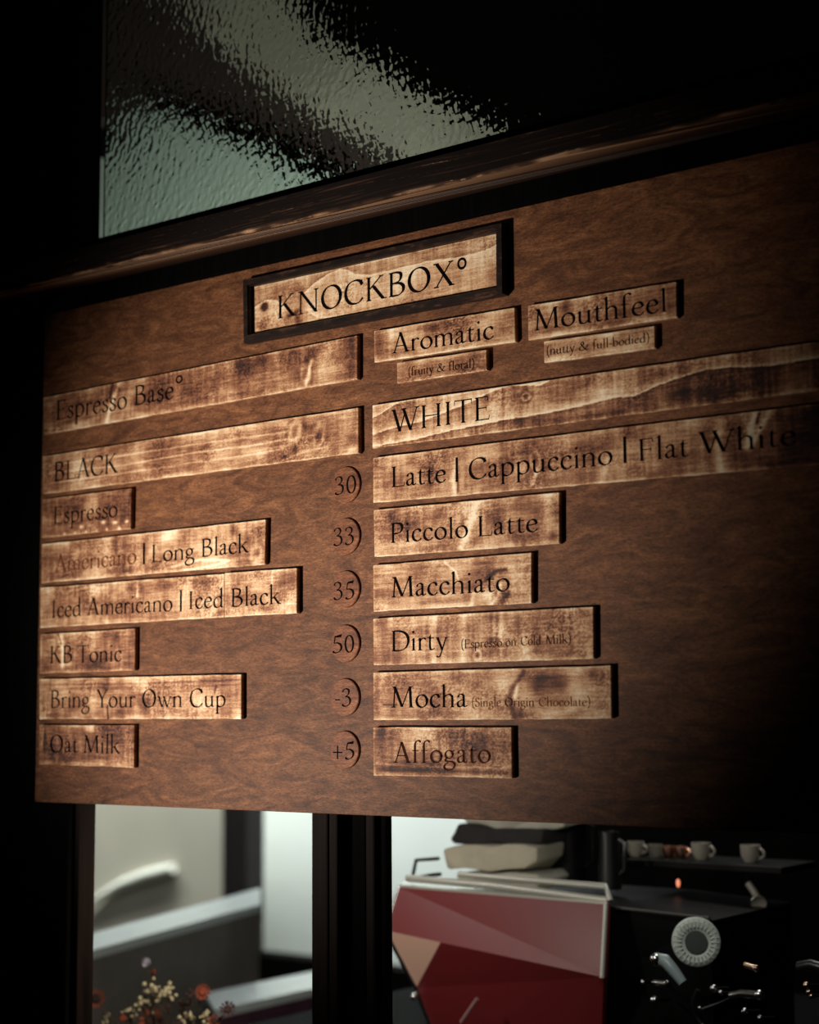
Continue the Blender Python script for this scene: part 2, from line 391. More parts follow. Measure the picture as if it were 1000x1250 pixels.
def G():
    g = {}
    g['A'] = bar(330, 650, 105, 0, 34) + bar(330, 668, 575, 0, 78) + hbar(175, 480, 225) + foot(105, 0, 88, 30) + foot(575, 0, 92, 76), 686
    g['B'] = S(140, 0, 650) + foot(140, 0, 78, l=True, r=False) + foot(140, 650, 78, up=-1, r=False) + pen([(140, 636), (290, 636), (420, 590), (430, 480), (370, 390), (240, 352), (165, 348)]) + pen([(240, 350), (400, 325), (500, 240), (490, 110), (380, 25), (240, 12), (140, 14)], 80), 596
    g['C'] = pen([(590, 500), (540, 595), (420, 642), (280, 630), (140, 540), (72, 340), (110, 160), (230, 35), (400, 5), (530, 50), (612, 140)], 78) + tick(580, 645, 165), 660
    g['D'] = S(140, 0, 650) + foot(140, 0, 78, r=False) + foot(140, 650, 78, up=-1, r=False) + pen([(140, 636), (360, 634), (560, 570), (672, 420), (670, 240), (560, 80), (360, 14), (140, 14)], 80), 750
    g['E'] = S(140, 0, 650) + foot(140, 0, 78, r=False) + foot(140, 650, 78, up=-1, r=False) + hbar(140, 470, 637) + hbar(140, 420, 340) + hbar(140, 500, 13) + [[(470, 650), (448, 650), (464, 530), (478, 530)], [(500, 0), (478, 0), (512, 130), (524, 130)], [(412, 410), (424, 410), (424, 265), (412, 265)]], 560
    g['F'] = S(140, 0, 650) + foot(140, 0) + foot(140, 650, 78, up=-1, r=False) + hbar(140, 470, 637) + hbar(140, 410, 330) + [[(470, 650), (448, 650), (464, 520), (478, 520)], [(402, 400), (414, 400), (414, 255), (402, 255)]], 533
    g['H'] = S(140, 0, 650) + S(620, 0, 650) + foot(140) + foot(620) + foot(140, 650, up=-1) + foot(620, 650, up=-1) + hbar(140, 620, 335), 762
    g['I'] = S(170, 0, 650) + foot(170) + foot(170, 650, up=-1), 340
    g['K'] = S(140, 0, 650) + foot(140) + foot(140, 650, up=-1) + bar(175, 320, 520, 640, 42) + bar(270, 400, 590, 0, 92) + foot(530, 650, 70, 30, up=-1) + foot(615, 0, 78, 80, l=False), 695
    g['L'] = S(140, 0, 650) + foot(140, 0, 78, r=False) + foot(140, 650, up=-1) + hbar(140, 500, 13) + [[(500, 0), (478, 0), (515, 150), (528, 150)]], 545
    g['M'] = bar(170, 650, 120, 0, 36) + bar(160, 650, 420, 20, 76) + bar(420, 20, 690, 650, 30) + bar(700, 650, 735, 0, 74) + foot(118) + foot(738, 0, 84, 70) + foot(140, 650, 72, 40, up=-1, r=False) + foot(712, 650, 84, 60, up=-1, l=False), 866
    g['N'] = S(130, 0, 650, 34) + bar(130, 650, 640, 0, 84) + S(640, 0, 650, 34) + foot(130, 0, 80, 34) + foot(110, 650, 72, 60, up=-1, r=False) + foot(640, 650, 80, 34, up=-1), 762
    g['O'] = oval(375, 322, 290, 318, 82, 26, 15, 36), 760
    g['P'] = S(140, 0, 650) + foot(140) + foot(140, 650, up=-1, r=False) + pen([(140, 636), (300, 636), (440, 590), (478, 470), (420, 350), (300, 300), (190, 305)], 80), 552
    g['S'] = pen([(390, 520), (350, 600), (260, 642), (150, 610), (105, 510), (150, 410), (280, 330), (400, 240), (410, 120), (330, 25), (210, 5), (110, 50), (70, 150)], 72), 480
    g['T'] = S(315, 0, 650) + foot(315) + hbar(40, 590, 637) + [[(40, 650), (62, 650), (46, 510), (32, 510)], [(590, 650), (568, 650), (584, 510), (598, 510)]], 630
    g['W'] = bar(95, 650, 300, 0, 76) + bar(300, 0, 480, 560, 28) + bar(420, 650, 660, 0, 76) + bar(660, 0, 875, 650, 28) + foot(95, 650, 82, 70, up=-1) + foot(440, 650, 82, 70, up=-1) + foot(880, 650, 74, 28, up=-1), 960
    g['X'] = bar(130, 650, 570, 0, 88) + bar(560, 650, 120, 0, 34) + foot(120, 650, 84, 80, up=-1) + foot(555, 650, 80, 34, up=-1) + foot(120, 0, 80, 34) + foot(575, 0, 88, 80), 700
    g['Y'] = bar(100, 650, 310, 310, 78) + bar(530, 650, 312, 300, 32) + S(312, 0, 320) + foot(312) + foot(100, 650, 84, 78, up=-1) + foot(530, 650, 76, 32, up=-1), 620
    g['a'] = pen([(82, 318), (110, 368), (180, 394), (245, 368), (264, 300), (264, 100), (285, 32), (335, 28), (385, 58)], 62) + pen([(264, 240), (165, 208), (90, 165), (62, 100), (95, 32), (155, 18), (215, 48), (264, 105)], 62) + dot(86, 318, 30), 406
    g['b'] = S(105, 20, 700, 60) + flag(105, 710, 60) + pen([(105, 300), (190, 378), (300, 388), (410, 320), (438, 190), (380, 60), (270, 8), (165, 18), (105, 50)], 70), 503
    g['c'] = pen([(350, 322), (300, 378), (215, 392), (115, 335), (68, 200), (105, 75), (205, 12), (300, 25), (375, 92)], 70) + dot(345, 318, 30), 411
    g['d'] = S(392, 20, 700, 60) + flag(392, 710, 60) + pen([(392, 335), (310, 388), (200, 375), (100, 300), (66, 180), (105, 55), (195, 8), (300, 35), (392, 110)], 70) + [[(392, 60), (480, 28), (480, 12), (392, 0)]], 515
    g['e'] = pen([(78, 225), (220, 232), (362, 250)], 40, 24, 22) + pen([(358, 250), (330, 345), (235, 393), (125, 345), (66, 200), (105, 72), (205, 12), (300, 25), (385, 95)], 68), 425
    g['f'] = S(130, 0, 540, 60) + foot(130, 0, 74, 60) + pen([(130, 520), (145, 620), (200, 690), (270, 700), (330, 668)], 60) + hbar(40, 265, 388, 28) + dot(322, 665, 28), 322
    g['g'] = oval(205, 262, 128, 122, 62) + [[(300, 345), (400, 365), (410, 395), (300, 375)]] + pen([(135, 155), (80, 105), (110, 60), (220, 45), (340, 25), (400, -50), (350, -165), (200, -222), (70, -185), (32, -110), (80, -40), (165, 20)], 62), 450
    g['h'] = S(105, 0, 700, 60) + flag(105, 710, 60) + foot(105, 0, 72, 60) + pen([(105, 290), (190, 370), (290, 392), (375, 340), (392, 250), (392, 10)], 62) + foot(392, 0, 72, 60), 510
    g['i'] = S(125, 0, 390, 60) + flag(125, 400, 60) + foot(125, 0, 72, 60) + dot(120, 590), 250
    g['k'] = S(105, 0, 700, 60) + flag(105, 710, 60) + foot(105, 0, 72, 60) + bar(140, 190, 370, 385, 38) + bar(215, 260, 430, 0, 80) + foot(370, 395, 66, 30, up=-1) + foot(440, 0, 66, 70, l=False), 490
    g['l'] = S(125, 0, 700, 60) + flag(125, 710, 60) + foot(125, 0, 72, 60), 250
    g['m'] = S(105, 0, 390, 60) + flag(105, 400, 60) + foot(105, 0, 68, 60) + pen([(105, 290), (180, 370), (270, 392), (350, 345), (368, 250), (368, 10)], 62) + foot(368, 0, 68, 60) + pen([(368, 290), (450, 370), (545, 392), (620, 345), (638, 250), (638, 10)], 62) + foot(638, 0, 68, 60), 750
    g['n'] = S(105, 0, 390, 60) + flag(105, 400, 60) + foot(105, 0, 70, 60) + pen([(105, 290), (190, 370), (290, 392), (375, 340), (392, 250), (392, 10)], 62) + foot(392, 0, 70, 60), 510
    g['o'] = oval(248, 197, 182, 188, 70, 24, 18), 495
    g['p'] = S(115, -235, 390, 60) + flag(115, 400, 60) + foot(115, -240, 74, 60) + pen([(115, 300), (200, 378), (310, 388), (415, 320), (445, 190), (385, 60), (275, 8), (180, 18), (115, 60)], 70), 515
    g['r'] = S(110, 0, 390, 60) + flag(110, 400, 60) + foot(110, 0, 74, 60) + pen([(110, 270), (175, 355), (240, 388), (310, 365)], 52) + dot(308, 360, 30), 350
    g['s'] = pen([(285, 310), (250, 378), (180, 394), (108, 360), (95, 290), (165, 230), (265, 170), (290, 90), (235, 20), (150, 6), (78, 40), (58, 105)], 60), 355
    g['t'] = pen([(135, 440), (130, 300), (130, 110), (155, 28), (215, 15), (290, 50)], 60) + hbar(45, 285, 385, 28) + [[(100, 388), (160, 388), (160, 500), (150, 500)]], 315
    g['u'] = S(115, 110, 390, 60) + flag(115, 400, 60) + pen([(115, 140), (140, 40), (230, 8), (330, 45), (395, 120)], 60) + S(395, 10, 390, 60) + flag(395, 400, 60) + [[(395, 60), (480, 26), (480, 10), (395, 0)]], 520
    g['w'] = bar(90, 390, 240, 0, 62) + bar(240, 0, 370, 330, 26) + bar(330, 390, 490, 0, 62) + bar(490, 0, 640, 390, 26) + foot(90, 395, 62, 60, up=-1) + foot(340, 395, 62, 60, up=-1) + foot(640, 395, 56, 26, up=-1), 720
    g['y'] = bar(90, 390, 255, 0, 64) + pen([(400, 385), (255, 0), (190, -170), (120, -225), (60, -205)], 34, 30, 0) + foot(90, 395, 64, 60, up=-1) + foot(405, 395, 60, 26, up=-1) + dot(70, -205, 28), 460
    g['('] = pen([(250, 720), (130, 560), (90, 280), (130, 0), (250, -160)], 52, 26, 5), 290
    g[')'] = pen([(50, 720), (170, 560), (210, 280), (170, 0), (50, -160)], 52, 26, 5), 290
    g['&'] = pen([(690, 395), (560, 180), (400, 30), (230, 5), (95, 80), (90, 210), (210, 330), (360, 430), (390, 560), (310, 640), (215, 600), (210, 490), (330, 300), (480, 120), (620, 15), (740, 20)], 66) + hbar(580, 760, 392, 24), 770
    g['-'] = hbar(45, 235, 215, 44), 280
    g['|'] = S(130, -60, 690, 34), 260
    g['+'] = hbar(50, 530, 280, 46) + S(290, 40, 520, 46), 580
    g['°'] = oval(150, 600, 110, 110, 46, 44, 0, 20), 300
    g['0'] = oval(235, 318, 180, 312, 64, 24, 8, 32), 470
    g['3'] = pen([(75, 520), (125, 605), (225, 638), (330, 590), (345, 490), (280, 400), (185, 350)], 58) + pen([(185, 350), (320, 330), (395, 230), (375, 100), (270, 15), (150, 5), (62, 50)], 62) + dot(80, 56, 32), 465
    g['5'] = [[(150, 640), (400, 640), (420, 690), (405, 696), (385, 660), (150, 590)]] + hbar(140, 395, 612, 56) + bar(152, 625, 105, 370, 30) + pen([(105, 365), (240, 375), (360, 310), (395, 190), (340, 70), (220, 5), (120, 8), (62, 50)], 66) + dot(80, 52, 32), 465
    return g
GL = G()
def word_polys(s):
    polys = []; x = 0
    for ch in s:
        if ch == ' ': x += 240; continue
        p, adv = GL[ch]
        polys += [[(v[0] + x, v[1]) for v in q] for q in p]; x += adv
    return polys
def lettering(segments, parent, Y, thick=.00035, name='lettering'):
    """segments: (text, (x0,y0) start of the base line, (x1,y1) its end, cap height in px, material)"""
    by = {}
    for s in segments:
        txt, a, b, cap, mat = s[:5]
        A, B = at(a[0], a[1], Y), at(b[0], b[1], Y)
        mid = ((a[0] + b[0]) / 2, (a[1] + b[1]) / 2)
        sc_ = (at(mid[0], mid[1] - cap, Y) - at(mid[0], mid[1], Y)).length / CAP
        polys = word_polys(txt)
        xs = [v[0] for q in polys for v in q]; x0, x1 = min(xs), max(xs)
        if txt in '|°-+': x0, x1 = min(xs) , max(xs)
        vs, fs = by.setdefault((len(by), mat), ([], []))
        for q in polys:
            i = len(vs); n = len(q)
            pts = []
            for v in q:
                t = (v[0] - x0) / (x1 - x0); P = A.lerp(B, t)
                pts.append(Vector((P.x, Y, P.z + v[1] * sc_)))
            ar = sum(pts[k].x * pts[(k + 1) % n].z - pts[(k + 1) % n].x * pts[k].z for k in range(n))
            if ar < 0: pts = pts[::-1]
            vs += [p + Vector((0, -thick, 0)) for p in pts] + [p + Vector((0, .0002, 0)) for p in pts]
            fs.append([i + k for k in range(n)])
            for k in range(n): fs.append([i + k, i + n + k, i + n + (k + 1) % n, i + (k + 1) % n])
    out = []
    for (_, mat), (vs, fs) in by.items():
        c = sum((v for v in vs), Vector()) / len(vs)
        out.append(mesh_obj(name, vs, fs, mat, parent, loc=c))
    return out

#@@PART2
# ============================================================ SETTING
def struct(o): o['kind'] = 'structure'; return o
m, nt_, n_, l_, p_ = new_mat('cafe_floor_tiles')
br = n_.new('ShaderNodeTexBrick'); br.inputs['Scale'].default_value = 2; br.inputs['Color1'].default_value = srgb(52, 46, 42); br.inputs['Color2'].default_value = srgb(60, 54, 49); br.inputs['Mortar'].default_value = srgb(30, 27, 25); br.offset = 0
l_.new(br.outputs['Color'], p_.inputs['Base Color']); p_.inputs['Roughness'].default_value = .5
M_FLOOR = m
M_WALL = simple('dark_wall_paint', srgb(13, 10, 9), .9, noise=.2, nscale=6, bump=.15, **{'Specular IOR Level': .02})
M_PLASTER = simple('pale_street_plaster', srgb(196, 202, 198), .9, noise=.04, nscale=2)
M_STREETF = simple('street_asphalt', srgb(80, 80, 78), .9, noise=.2, nscale=14)
struct(MB().box((-6.5, -3.4, -.05), (2.6, 4.7, 0)).build('floor', M_FLOOR))
struct(MB().box((-6.5, -3.4, 3.35), (2.6, 4.7, 3.4)).build('ceiling', M_WALL))
struct(MB().box((2.6, -3.4, 0), (2.7, 4.7, 3.35)).build('wall_right', M_WALL))

# the black timber window screen that carries the menu board
GY = .055                                                # plane of the glass
xl = at(115.5, 1100, GY).x                                  # right side of the left hand post
xe = 1.30
LZ = 2.185                                               # underside of the transom rail
struct(MB().box((-1.75, .010, 0), (xl - .012, GY, 3.35), .003).build('trim_1', M_BLACK))
pk = MB()
for q in (at(5, 200, .0).x, at(92, 200, .0).x): pk.box((q - .004, -.002, 2.27), (q + .001, .012, 3.33), .001)
struct(pk.build('trim_2', M_BLACK))
struct(MB().box((xl, .03, 2.20), (xe, .11, 2.30), .002).build('trim_3', M_BLACK))
# narrow brown stop on the right side of the left post
struct(MB().box((xl - .012, .022, 0), (xl, GY, 2.2), .002).build('trim_4', M_POST))
# middle post with stepped mouldings
def pv(x0, x1, y0, y1, nm, mt=M_POST): return struct(MB().box((at(x0, 1100, y0).x, y0, 0), (at(x1, 1100, y0).x, y1, 2.2), .003).build(nm, mt))
pv(380, 400, .052, .075, 'trim_6'); pv(401, 412, .046, .060, 'trim_7'); pv(413, 446, .066, .080, 'trim_8', M_BLACK)
pv(446, 457, .058, .072, 'trim_9'); pv(458, 472, .068, .082, 'trim_10', M_BLACK)
struct(MB().box((1.05, .03, 0), (xe, .11, 3.35), .003).build('trim_11', M_BLACK))
struct(MB().box((xe, .03, 0), (2.6, .11, 3.35)).build('wall_front', M_WALL))
struct(MB().box((-6.5, .03, 0), (-1.75, .11, 3.35)).build('wall_left', M_WALL))
struct(MB().box((xl, .045, 3.12), (xe, .11, 3.35), .003).build('trim_12', M_BLACK))
# hammered transom light
M_HG = hammered_glass()
gl = MB().box((xl - .005, GY, 2.285), (1.06, GY + .006, 3.13)).build('window_1', M_HG); struct(gl)

# ledge over the board: a shelf with a worn lower arris
LY = -.055
def ledge():
    e0, e1 = at(0, 358, LY), at(840, 151, LY); t0 = at(0, 328, LY)
    zb = (e0.z + e1.z) / 2; zt = zb + (t0.z - e0.z) * 1.0
    print('ledge z', e0.z, e1.z, zt, at(500, 233, LY).z, at(500, 190, LY).z, at(840, 110, LY).z)
    x0, x1 = -1.02, 1.30
    nx = 1500; nz = 44
    us = np.linspace(x0, x1, nx); vs = np.concatenate([[0], np.linspace(.03, .97, nz), [1]])
    X, V = np.meshgrid(us, vs); Z = zb + (zt - zb) * V
    T = .20 + .06 * fbm(X / .3, V * 5, 71) + .55 * np.clip(fbm(X / .16, (V + .2 * fbm(X / .4, V * 0, 29)) * 26, 74, 2) - .12, 0, 1) + .22 * fbm(X / .22, (V + .25 * fbm(X / .35, V * 0, 9)) * 22, 72) * (fbm(X / .12, V * 3, 73) * .6 + .5)
    k = fbm(X / .09, V * 9, 77)
    T = T + .42 * (np.abs(fbm(X / .28, (V + .35 * fbm(X / .4, V * 0, 19)) * 9, 78)) < .05) * np.clip(k + .35, 0, 1)
    edge = np.exp(-(V / (.085 + .04 * fbm(X / .06, X * 0, 79))) ** 2)
    T = T + edge * (.40 + .55 * fbm(X / .035, X * 0 + 2, 80))
    T = T + .25 * np.exp(-((V - .22 - .10 * fbm(X / .15, X * 0, 81)) / .035) ** 2) * np.clip(fbm(X / .08, X * 0, 82) + .4, 0, 1)
    Y = np.full(X.shape, LY); Y[0] += .004; Y[1] += .0012; Y[-1] += .004
    Z = Z + .0012 * fbm(X / .05, X * 0, 85) * (V < .1)
    nv, nu = X.shape; verts = np.stack([X, Y, Z], -1).reshape(-1, 3); idx = np.arange(nv * nu).reshape(nv, nu)
    f = np.stack([idx[:-1, :-1], idx[:-1, 1:], idx[1:, 1:], idx[1:, :-1]], -1).reshape(-1, 4).tolist()
    n0 = len(verts); bk = .025
    ex = [(x0, bk, zb), (x1, bk, zb), (x1, bk, zt), (x0, bk, zt)]
    bl, brr, tl, tr = int(idx[0, 0]), int(idx[0, -1]), int(idx[-1, 0]), int(idx[-1, -1])
    f += [[n0, n0 + 1] + idx[0, ::-1].tolist(), [n0 + 3] + idx[-1, :].tolist() + [n0 + 2], [n0 + 1, n0, n0 + 3, n0 + 2]]
    f += [[n0] + idx[:, 0].tolist() + [n0 + 3], [n0 + 2] + idx[::-1, -1].tolist() + [n0 + 1]]
    loc = np.array([0, -.01, zb])
    verts = np.concatenate([verts, np.array(ex)]); me = bpy.data.meshes.new('wooden_ledge')
    me.from_pydata((verts - loc).tolist(), [], f)
    a = me.attributes.new('tone', 'FLOAT', 'POINT'); a.data.foreach_set('value', np.concatenate([T.reshape(-1), [.05] * 4]).astype(np.float32))
    me.materials.append(M_LEDGE); me.update(); o = bpy.data.objects.new('wooden_ledge', me); COL.objects.link(o); o.location = loc
    tag(o, 'dark wooden ledge with a worn pale lower edge running above the menu board', 'ledge')
    return zb, zt
zb, zt = ledge()
struct(MB().box((-1.02, .0, zb - .03), (1.30, .03, zb + .002), .002).build('trim_13', M_BLACK))

# ============================================================ MENU BOARD
BS = .008                                                # board face; slat faces stand at Y = 0
bd = MB().box((at(48, 700, BS).x, BS, 1.416), (1.02, BS + .018, zb - .028), .0012).build('menu_board', M_BOARD)
tag(bd, 'large brown stained plywood board the menu slats are fixed to', 'board')

PK = {
'espbase': dict(q=((53, 485), (53.5, 530.5), (435.8, 409.4), (435.8, 462.6)), base=.36, seed=3,
  f=[('b', (112, 478), (26, 10), .30), ('s', [(146, 466), (139, 485), (130, 515)], 4, .40), ('s', [(138, 468), (134, 486)], 1.6, -.5), ('b', (100, 518), (40, 7), .22), ('b', (250, 485), (60, 12), .12), ('b', (310, 440), (50, 16), -.14), ('b', (395, 435), (28, 16), .08), ('s', [(372, 430), (367, 448)], 4, .15), ('k', (373, 456), (7, 10), .26), ('s', [(380, 440), (374, 468)], 3, .38), ('b', (420, 425), (14, 14), -.12)]),
'black': dict(q=((52, 557), (52.5, 603), (437, 497.4), (437.5, 552.8)), base=.46, seed=8, vband=.06,
  f=[('b', (95, 572), (40, 16), .16), ('s', [(60, 578), (150, 568), (240, 552), (300, 545), (352, 536)], 1.1, .28), ('s', [(60, 568), (150, 556), (240, 542), (300, 534), (350, 527)], 1.1, .26), ('s', [(60, 590), (150, 578), (240, 564), (300, 556), (345, 548)], 1.1, .22), ('s', [(240, 528), (350, 516)], 4, .14), ('b', (232, 555), (7, 16), -.26), ('b', (300, 570), (50, 7), -.12), ('k', (360, 527), (8, 13), .36, -.3), ('k', (389, 531), (8, 12), .34, -.3), ('b', (374, 520), (7, 8), -.28), ('s', [(360, 541), (361, 552)], 3, -.2), ('s', [(345, 562), (370, 552), (400, 545)], 1.6, .2), ('b', (430, 549), (9, 5), .4), ('b', (330, 545), (60, 12), .08)]),
'espresso': dict(q=((51.5, 609.6), (51, 656.6), (160, 596), (159, 645.6)), base=.34, seed=12,
  f=[('b', (115, 612), (30, 12), .14), ('b', (99.5, 643), (4, 2.5), .6), ('b', (126, 637.5), (5, 2.5), .65), ('b', (140.5, 637.5), (5, 2.3), .65), ('b', (154.5, 636.5), (4.5, 2.3), .6)] + [('b', (x, y), (2.8, 2), .5) for x, y in ((79, 651.5), (91.5, 650.5), (105, 649), (118, 648), (130.5, 646), (146, 645))] + [('b', (120, 633), (45, 5), -.12)]),
'americano': dict(q=((51, 664.4), (50.5, 711.6), (324, 634.2), (323, 688.9)), base=.46, seed=21,
  f=[('b', (130, 665), (7, 18), .26), ('b', (141, 660), (5, 12), -.22), ('b', (207, 652), (16, 10), .38), ('b', (75, 700), (22, 10), -.14), ('b', (110, 685), (25, 9), -.1), ('b', (255, 665), (35, 14), .22), ('b', (285, 645), (6, 9), -.28), ('s', [(210, 692), (245, 683), (280, 684), (262, 690), (225, 696)], 1.6, .3), ('k', (313, 676), (9, 9), .28), ('b', (285, 688), (20, 5), .15)]),
'kb': dict(q=((49, 774.4), (48.5, 822), (164.6, 767.4), (164, 818.4)), base=.33, seed=31,
  f=[('s', [(74, 778), (77, 795), (76, 812)], 5, .42), ('s', [(71, 774), (75, 786)], 1.3, -.45), ('b', (112, 776), (12, 7), .26), ('b', (143, 776), (4, 9), -.25), ('b', (84, 811), (10, 3), .3), ('b', (62, 782), (16, 4), .2), ('b', (105, 800), (10, 14), -.1)]),
'bring': dict(q=((48, 829), (48, 877.6), (294.2, 823.3), (294.2, 877.5)), base=.46, seed=37,
  f=[('b', (128, 838), (10, 12), -.3), ('s', [(131, 862), (132, 877)], 1.4, -.6), ('b', (112, 855), (10, 14), .18), ('b', (175, 836), (14, 10), .28), ('b', (70, 850), (20, 14), .08), ('s', [(50, 836), (180, 834), (292, 830)], 1.3, -.2), ('s', [(60, 841), (292, 836)], 1.1, -.16), ('b', (160, 872), (50, 4), -.12), ('b', (250, 855), (40, 16), .12), ('s', [(262, 845), (264, 838)], 1.5, -.35)]),
'oat': dict(q=((48, 885), (47, 933), (163.5, 885.4), (163, 937)), base=.30, seed=43,
  f=[('b', (112, 889), (14, 5), .3), ('b', (55, 905), (5, 20), -.22), ('s', [(53, 890), (51, 912)], 1.8, .25), ('b', (120, 931), (55, 4), .28), ('b', (90, 908), (8, 20), -.12), ('b', (155, 915), (7, 18), .14), ('b', (60, 930), (14, 4), .3)]),
'aromatic': dict(q=((456.5, 404.2), (457, 442.3), (628, 375.2), (629, 417)), base=.48, seed=51,
  f=[('b', (464, 420), (9, 18), -.28), ('b', (480, 408), (10, 8), .28), ('b', (490, 438), (26, 4), .26), ('b', (545, 412), (20, 14), .16), ('b', (590, 398), (16, 8), .18), ('b', (530, 400), (24, 6), -.16), ('b', (560, 428), (40, 4), .22), ('b', (615, 400), (10, 14), -.1)]),
'fruity': dict(q=((484.4, 442.8), (485, 468), (593.6, 426.9), (594, 451.8)), base=.44, seed=55, vband=.05,
  f=[('b', (500, 450), (18, 8), .06)]),
'white': dict(q=((454.5, 494.5), (454.5, 547.3), (1120, 399.5), (1120, 460.5)), base=.44, seed=60, vband=.15, patch=.12,
  f=[('r', [(452, 511), (468, 503), (484, 492), (505, 487)], 7, .36, 1), ('r', [(452, 531), (480, 522), (517, 513), (560, 496), (576, 490), (603, 476), (622, 470), (660, 470), (672, 463), (690, 458)], 9, .42, 1), ('r', [(455, 545), (506, 536), (550, 525), (616, 512), (660, 505), (706, 496), (750, 485), (775, 483), (800, 471), (840, 457), (860, 451), (885, 448), (940, 446), (1000, 436)], 11, .55, 1), ('b', (520, 540), (55, 6), -.14), ('b', (720, 510), (90, 8), -.22), ('b', (860, 480), (90, 10), -.26), ('b', (820, 455), (30, 8), -.14), ('b', (960, 450), (90, 30), -.22), ('k', (642, 484), (5, 4), .5), ('b', (600, 500), (60, 8), .10)]),
'latte': dict(q=((455.5, 558.7), (455.5, 613.7), (1120, 478), (1120, 556)), base=.44, seed=66, patch=.15,
  f=[('s', [(557, 560), (554, 585), (556, 605)], 3.5, .34), ('s', [(559, 580), (559, 600)], 1.5, -.35), ('k', (653, 561), (6, 12), .38, .3), ('s', [(656, 575), (650, 590)], 3, .36), ('b', (595, 556), (30, 6), .24), ('b', (700, 570), (30, 10), .12), ('b', (640, 552), (14, 5), -.22), ('b', (720, 545), (26, 8), -.16), ('s', [(741, 560), (738, 578)], 3, .22), ('b', (790, 560), (26, 14), .10), ('s', [(880, 515), (878, 545), (880, 572)], 6, .40), ('b', (900, 530), (12, 22), -.12), ('s', [(922, 505), (916, 522), (912, 545)], 4.5, .45), ('s', [(940, 502), (930, 520), (921, 538)], 4, .5), ('s', [(927, 505), (924, 516)], 1.6, -.6), ('b', (1010, 530), (75, 60), -.42), ('b', (908, 562), (16, 10), -.3)]),
'piccolo': dict(q=((456, 622.5), (457, 680), (682.5, 601), (682.5, 663.6)), base=.45, seed=71,
  f=[('s', [(583, 612), (574, 640), (564, 668)], 5, .40), ('b', (600, 632), (13, 22), -.18), ('b', (560, 625), (16, 8), .22), ('b', (536, 628), (14, 10), -.2), ('b', (640, 618), (26, 12), -.24), ('b', (670, 628), (9, 24), .32), ('b', (676, 655), (6, 8), -.3), ('b', (500, 665), (40, 8), .18), ('b', (480, 640), (22, 14), -.1)]),
'macchiato': dict(q=((455.5, 690), (456, 746.4), (648.5, 674.6), (648.5, 736.2)), base=.50, seed=77, vband=.06, hline=.12,
  f=[('b', (594, 728), (13, 9), .42), ('s', [(600, 738), (610, 726), (611, 714)], 2.5, .35), ('s', [(596, 704), (606, 697), (618, 695)], 2.5, -.5), ('s', [(589, 712), (600, 703)], 2, -.4), ('b', (590, 690), (16, 11), -.24), ('s', [(575, 745), (578, 725), (590, 712)], 3, .3), ('s', [(612, 735), (620, 725)], 4, -.3), ('s', [(543, 686), (556, 697), (560, 708)], 1.3, .3), ('b', (490, 700), (30, 8), .16), ('b', (545, 735), (26, 5), -.2), ('b', (632, 700), (16, 20), .14), ('b', (470, 728), (18, 10), -.12)]),
'dirty': dict(q=((455.5, 755), (456, 812), (724, 740.6), (724.5, 804.2)), base=.50, seed=83,
  f=[('s', [(530, 752), (527, 785), (530, 808)], 5, .26), ('s', [(567, 752), (565, 805)], 5, .24), ('s', [(612, 748), (612, 800)], 3, .22), ('s', [(640, 748), (640, 800)], 4, .16), ('b', (500, 760), (40, 8), .10), ('b', (480, 805), (30, 8), -.15), ('k', (583, 800), (5, 5), .4), ('b', (600, 755), (20, 6), -.14), ('b', (700, 770), (18, 22), .08)]),
'mocha': dict(q=((455.5, 821), (456, 879.3), (745.5, 812.6), (746.5, 877.2)), base=.48, seed=89, vband=.05,
  f=[('b', (664, 832), (24, 13), -.42), ('s', [(640, 820), (627, 838), (622, 850), (628, 876)], 3.5, -.36), ('b', (614, 840), (11, 14), .30), ('s', [(632, 836), (629, 850)], 2.5, .4), ('b', (705, 848), (16, 20), .36), ('b', (680, 868), (28, 7), .26), ('b', (724, 822), (9, 7), -.3), ('b', (738, 850), (8, 22), -.06), ('b', (580, 870), (26, 7), .2), ('b', (500, 835), (36, 10), -.08), ('s', [(468, 860), (484, 860)], .9, -.5), ('b', (634, 872), (8, 8), -.3)]),
'affogato': dict(q=((455.5, 888), (456, 946.4), (624, 887.8), (625, 950)), base=.40, seed=97,
  f=[('b', (513, 902), (24, 14), .38), ('b', (465, 894), (9, 6), -.28), ('b', (550, 896), (20, 10), -.18), ('b', (490, 935), (40, 5), -.24), ('s', [(460, 932), (500, 935), (620, 938)], 1.2, .2), ('s', [(460, 940), (620, 943)], 2.0, -.2), ('b', (590, 910), (28, 14), -.10), ('b', (480, 915), (10, 20), .1)]),
'mouthfeel': dict(q=((644.4, 373), (645, 415.4), (825.5, 343.9), (826, 387.6)), base=.42, seed=103,
  f=[('b', (690, 365), (45, 5), .18), ('b', (680, 408), (34, 4), .3), ('b', (790, 390), (34, 4), .25), ('s', [(811, 350), (811, 388)], 3, .2), ('b', (740, 375), (30, 10), .08)]),
'nutty': dict(q=((664, 417), (664.5, 442.7), (799, 397.8), (799.5, 425)), base=.44, seed=107, vband=.06,
  f=[('b', (745, 408), (14, 9), .3), ('b', (680, 438), (20, 4), .3), ('b', (770, 403), (14, 4), -.15), ('b', (760, 425), (30, 5), .22)]),
}
LEFTG = 'scorched pine menu slats in the left column of the board'
RIGHTG = 'scorched pine menu slats in the right column of the board'
def slat(key, label, segs, group):
    d = PK[key]
    o = plank_mesh('menu_sign', d['q'], .0078, M_PLANK, d['seed'], d['f'], d.get('base', .45), vband=d.get('vband', .10), hline=d.get('hline', .07), patch=d.get('patch', .17))
    tag(o, label, 'menu slat', group)
    lettering(segs, o, 0.0)
    return o
K, SF, PF = M_INK, M_INK_SOFT, M_INK_PALE
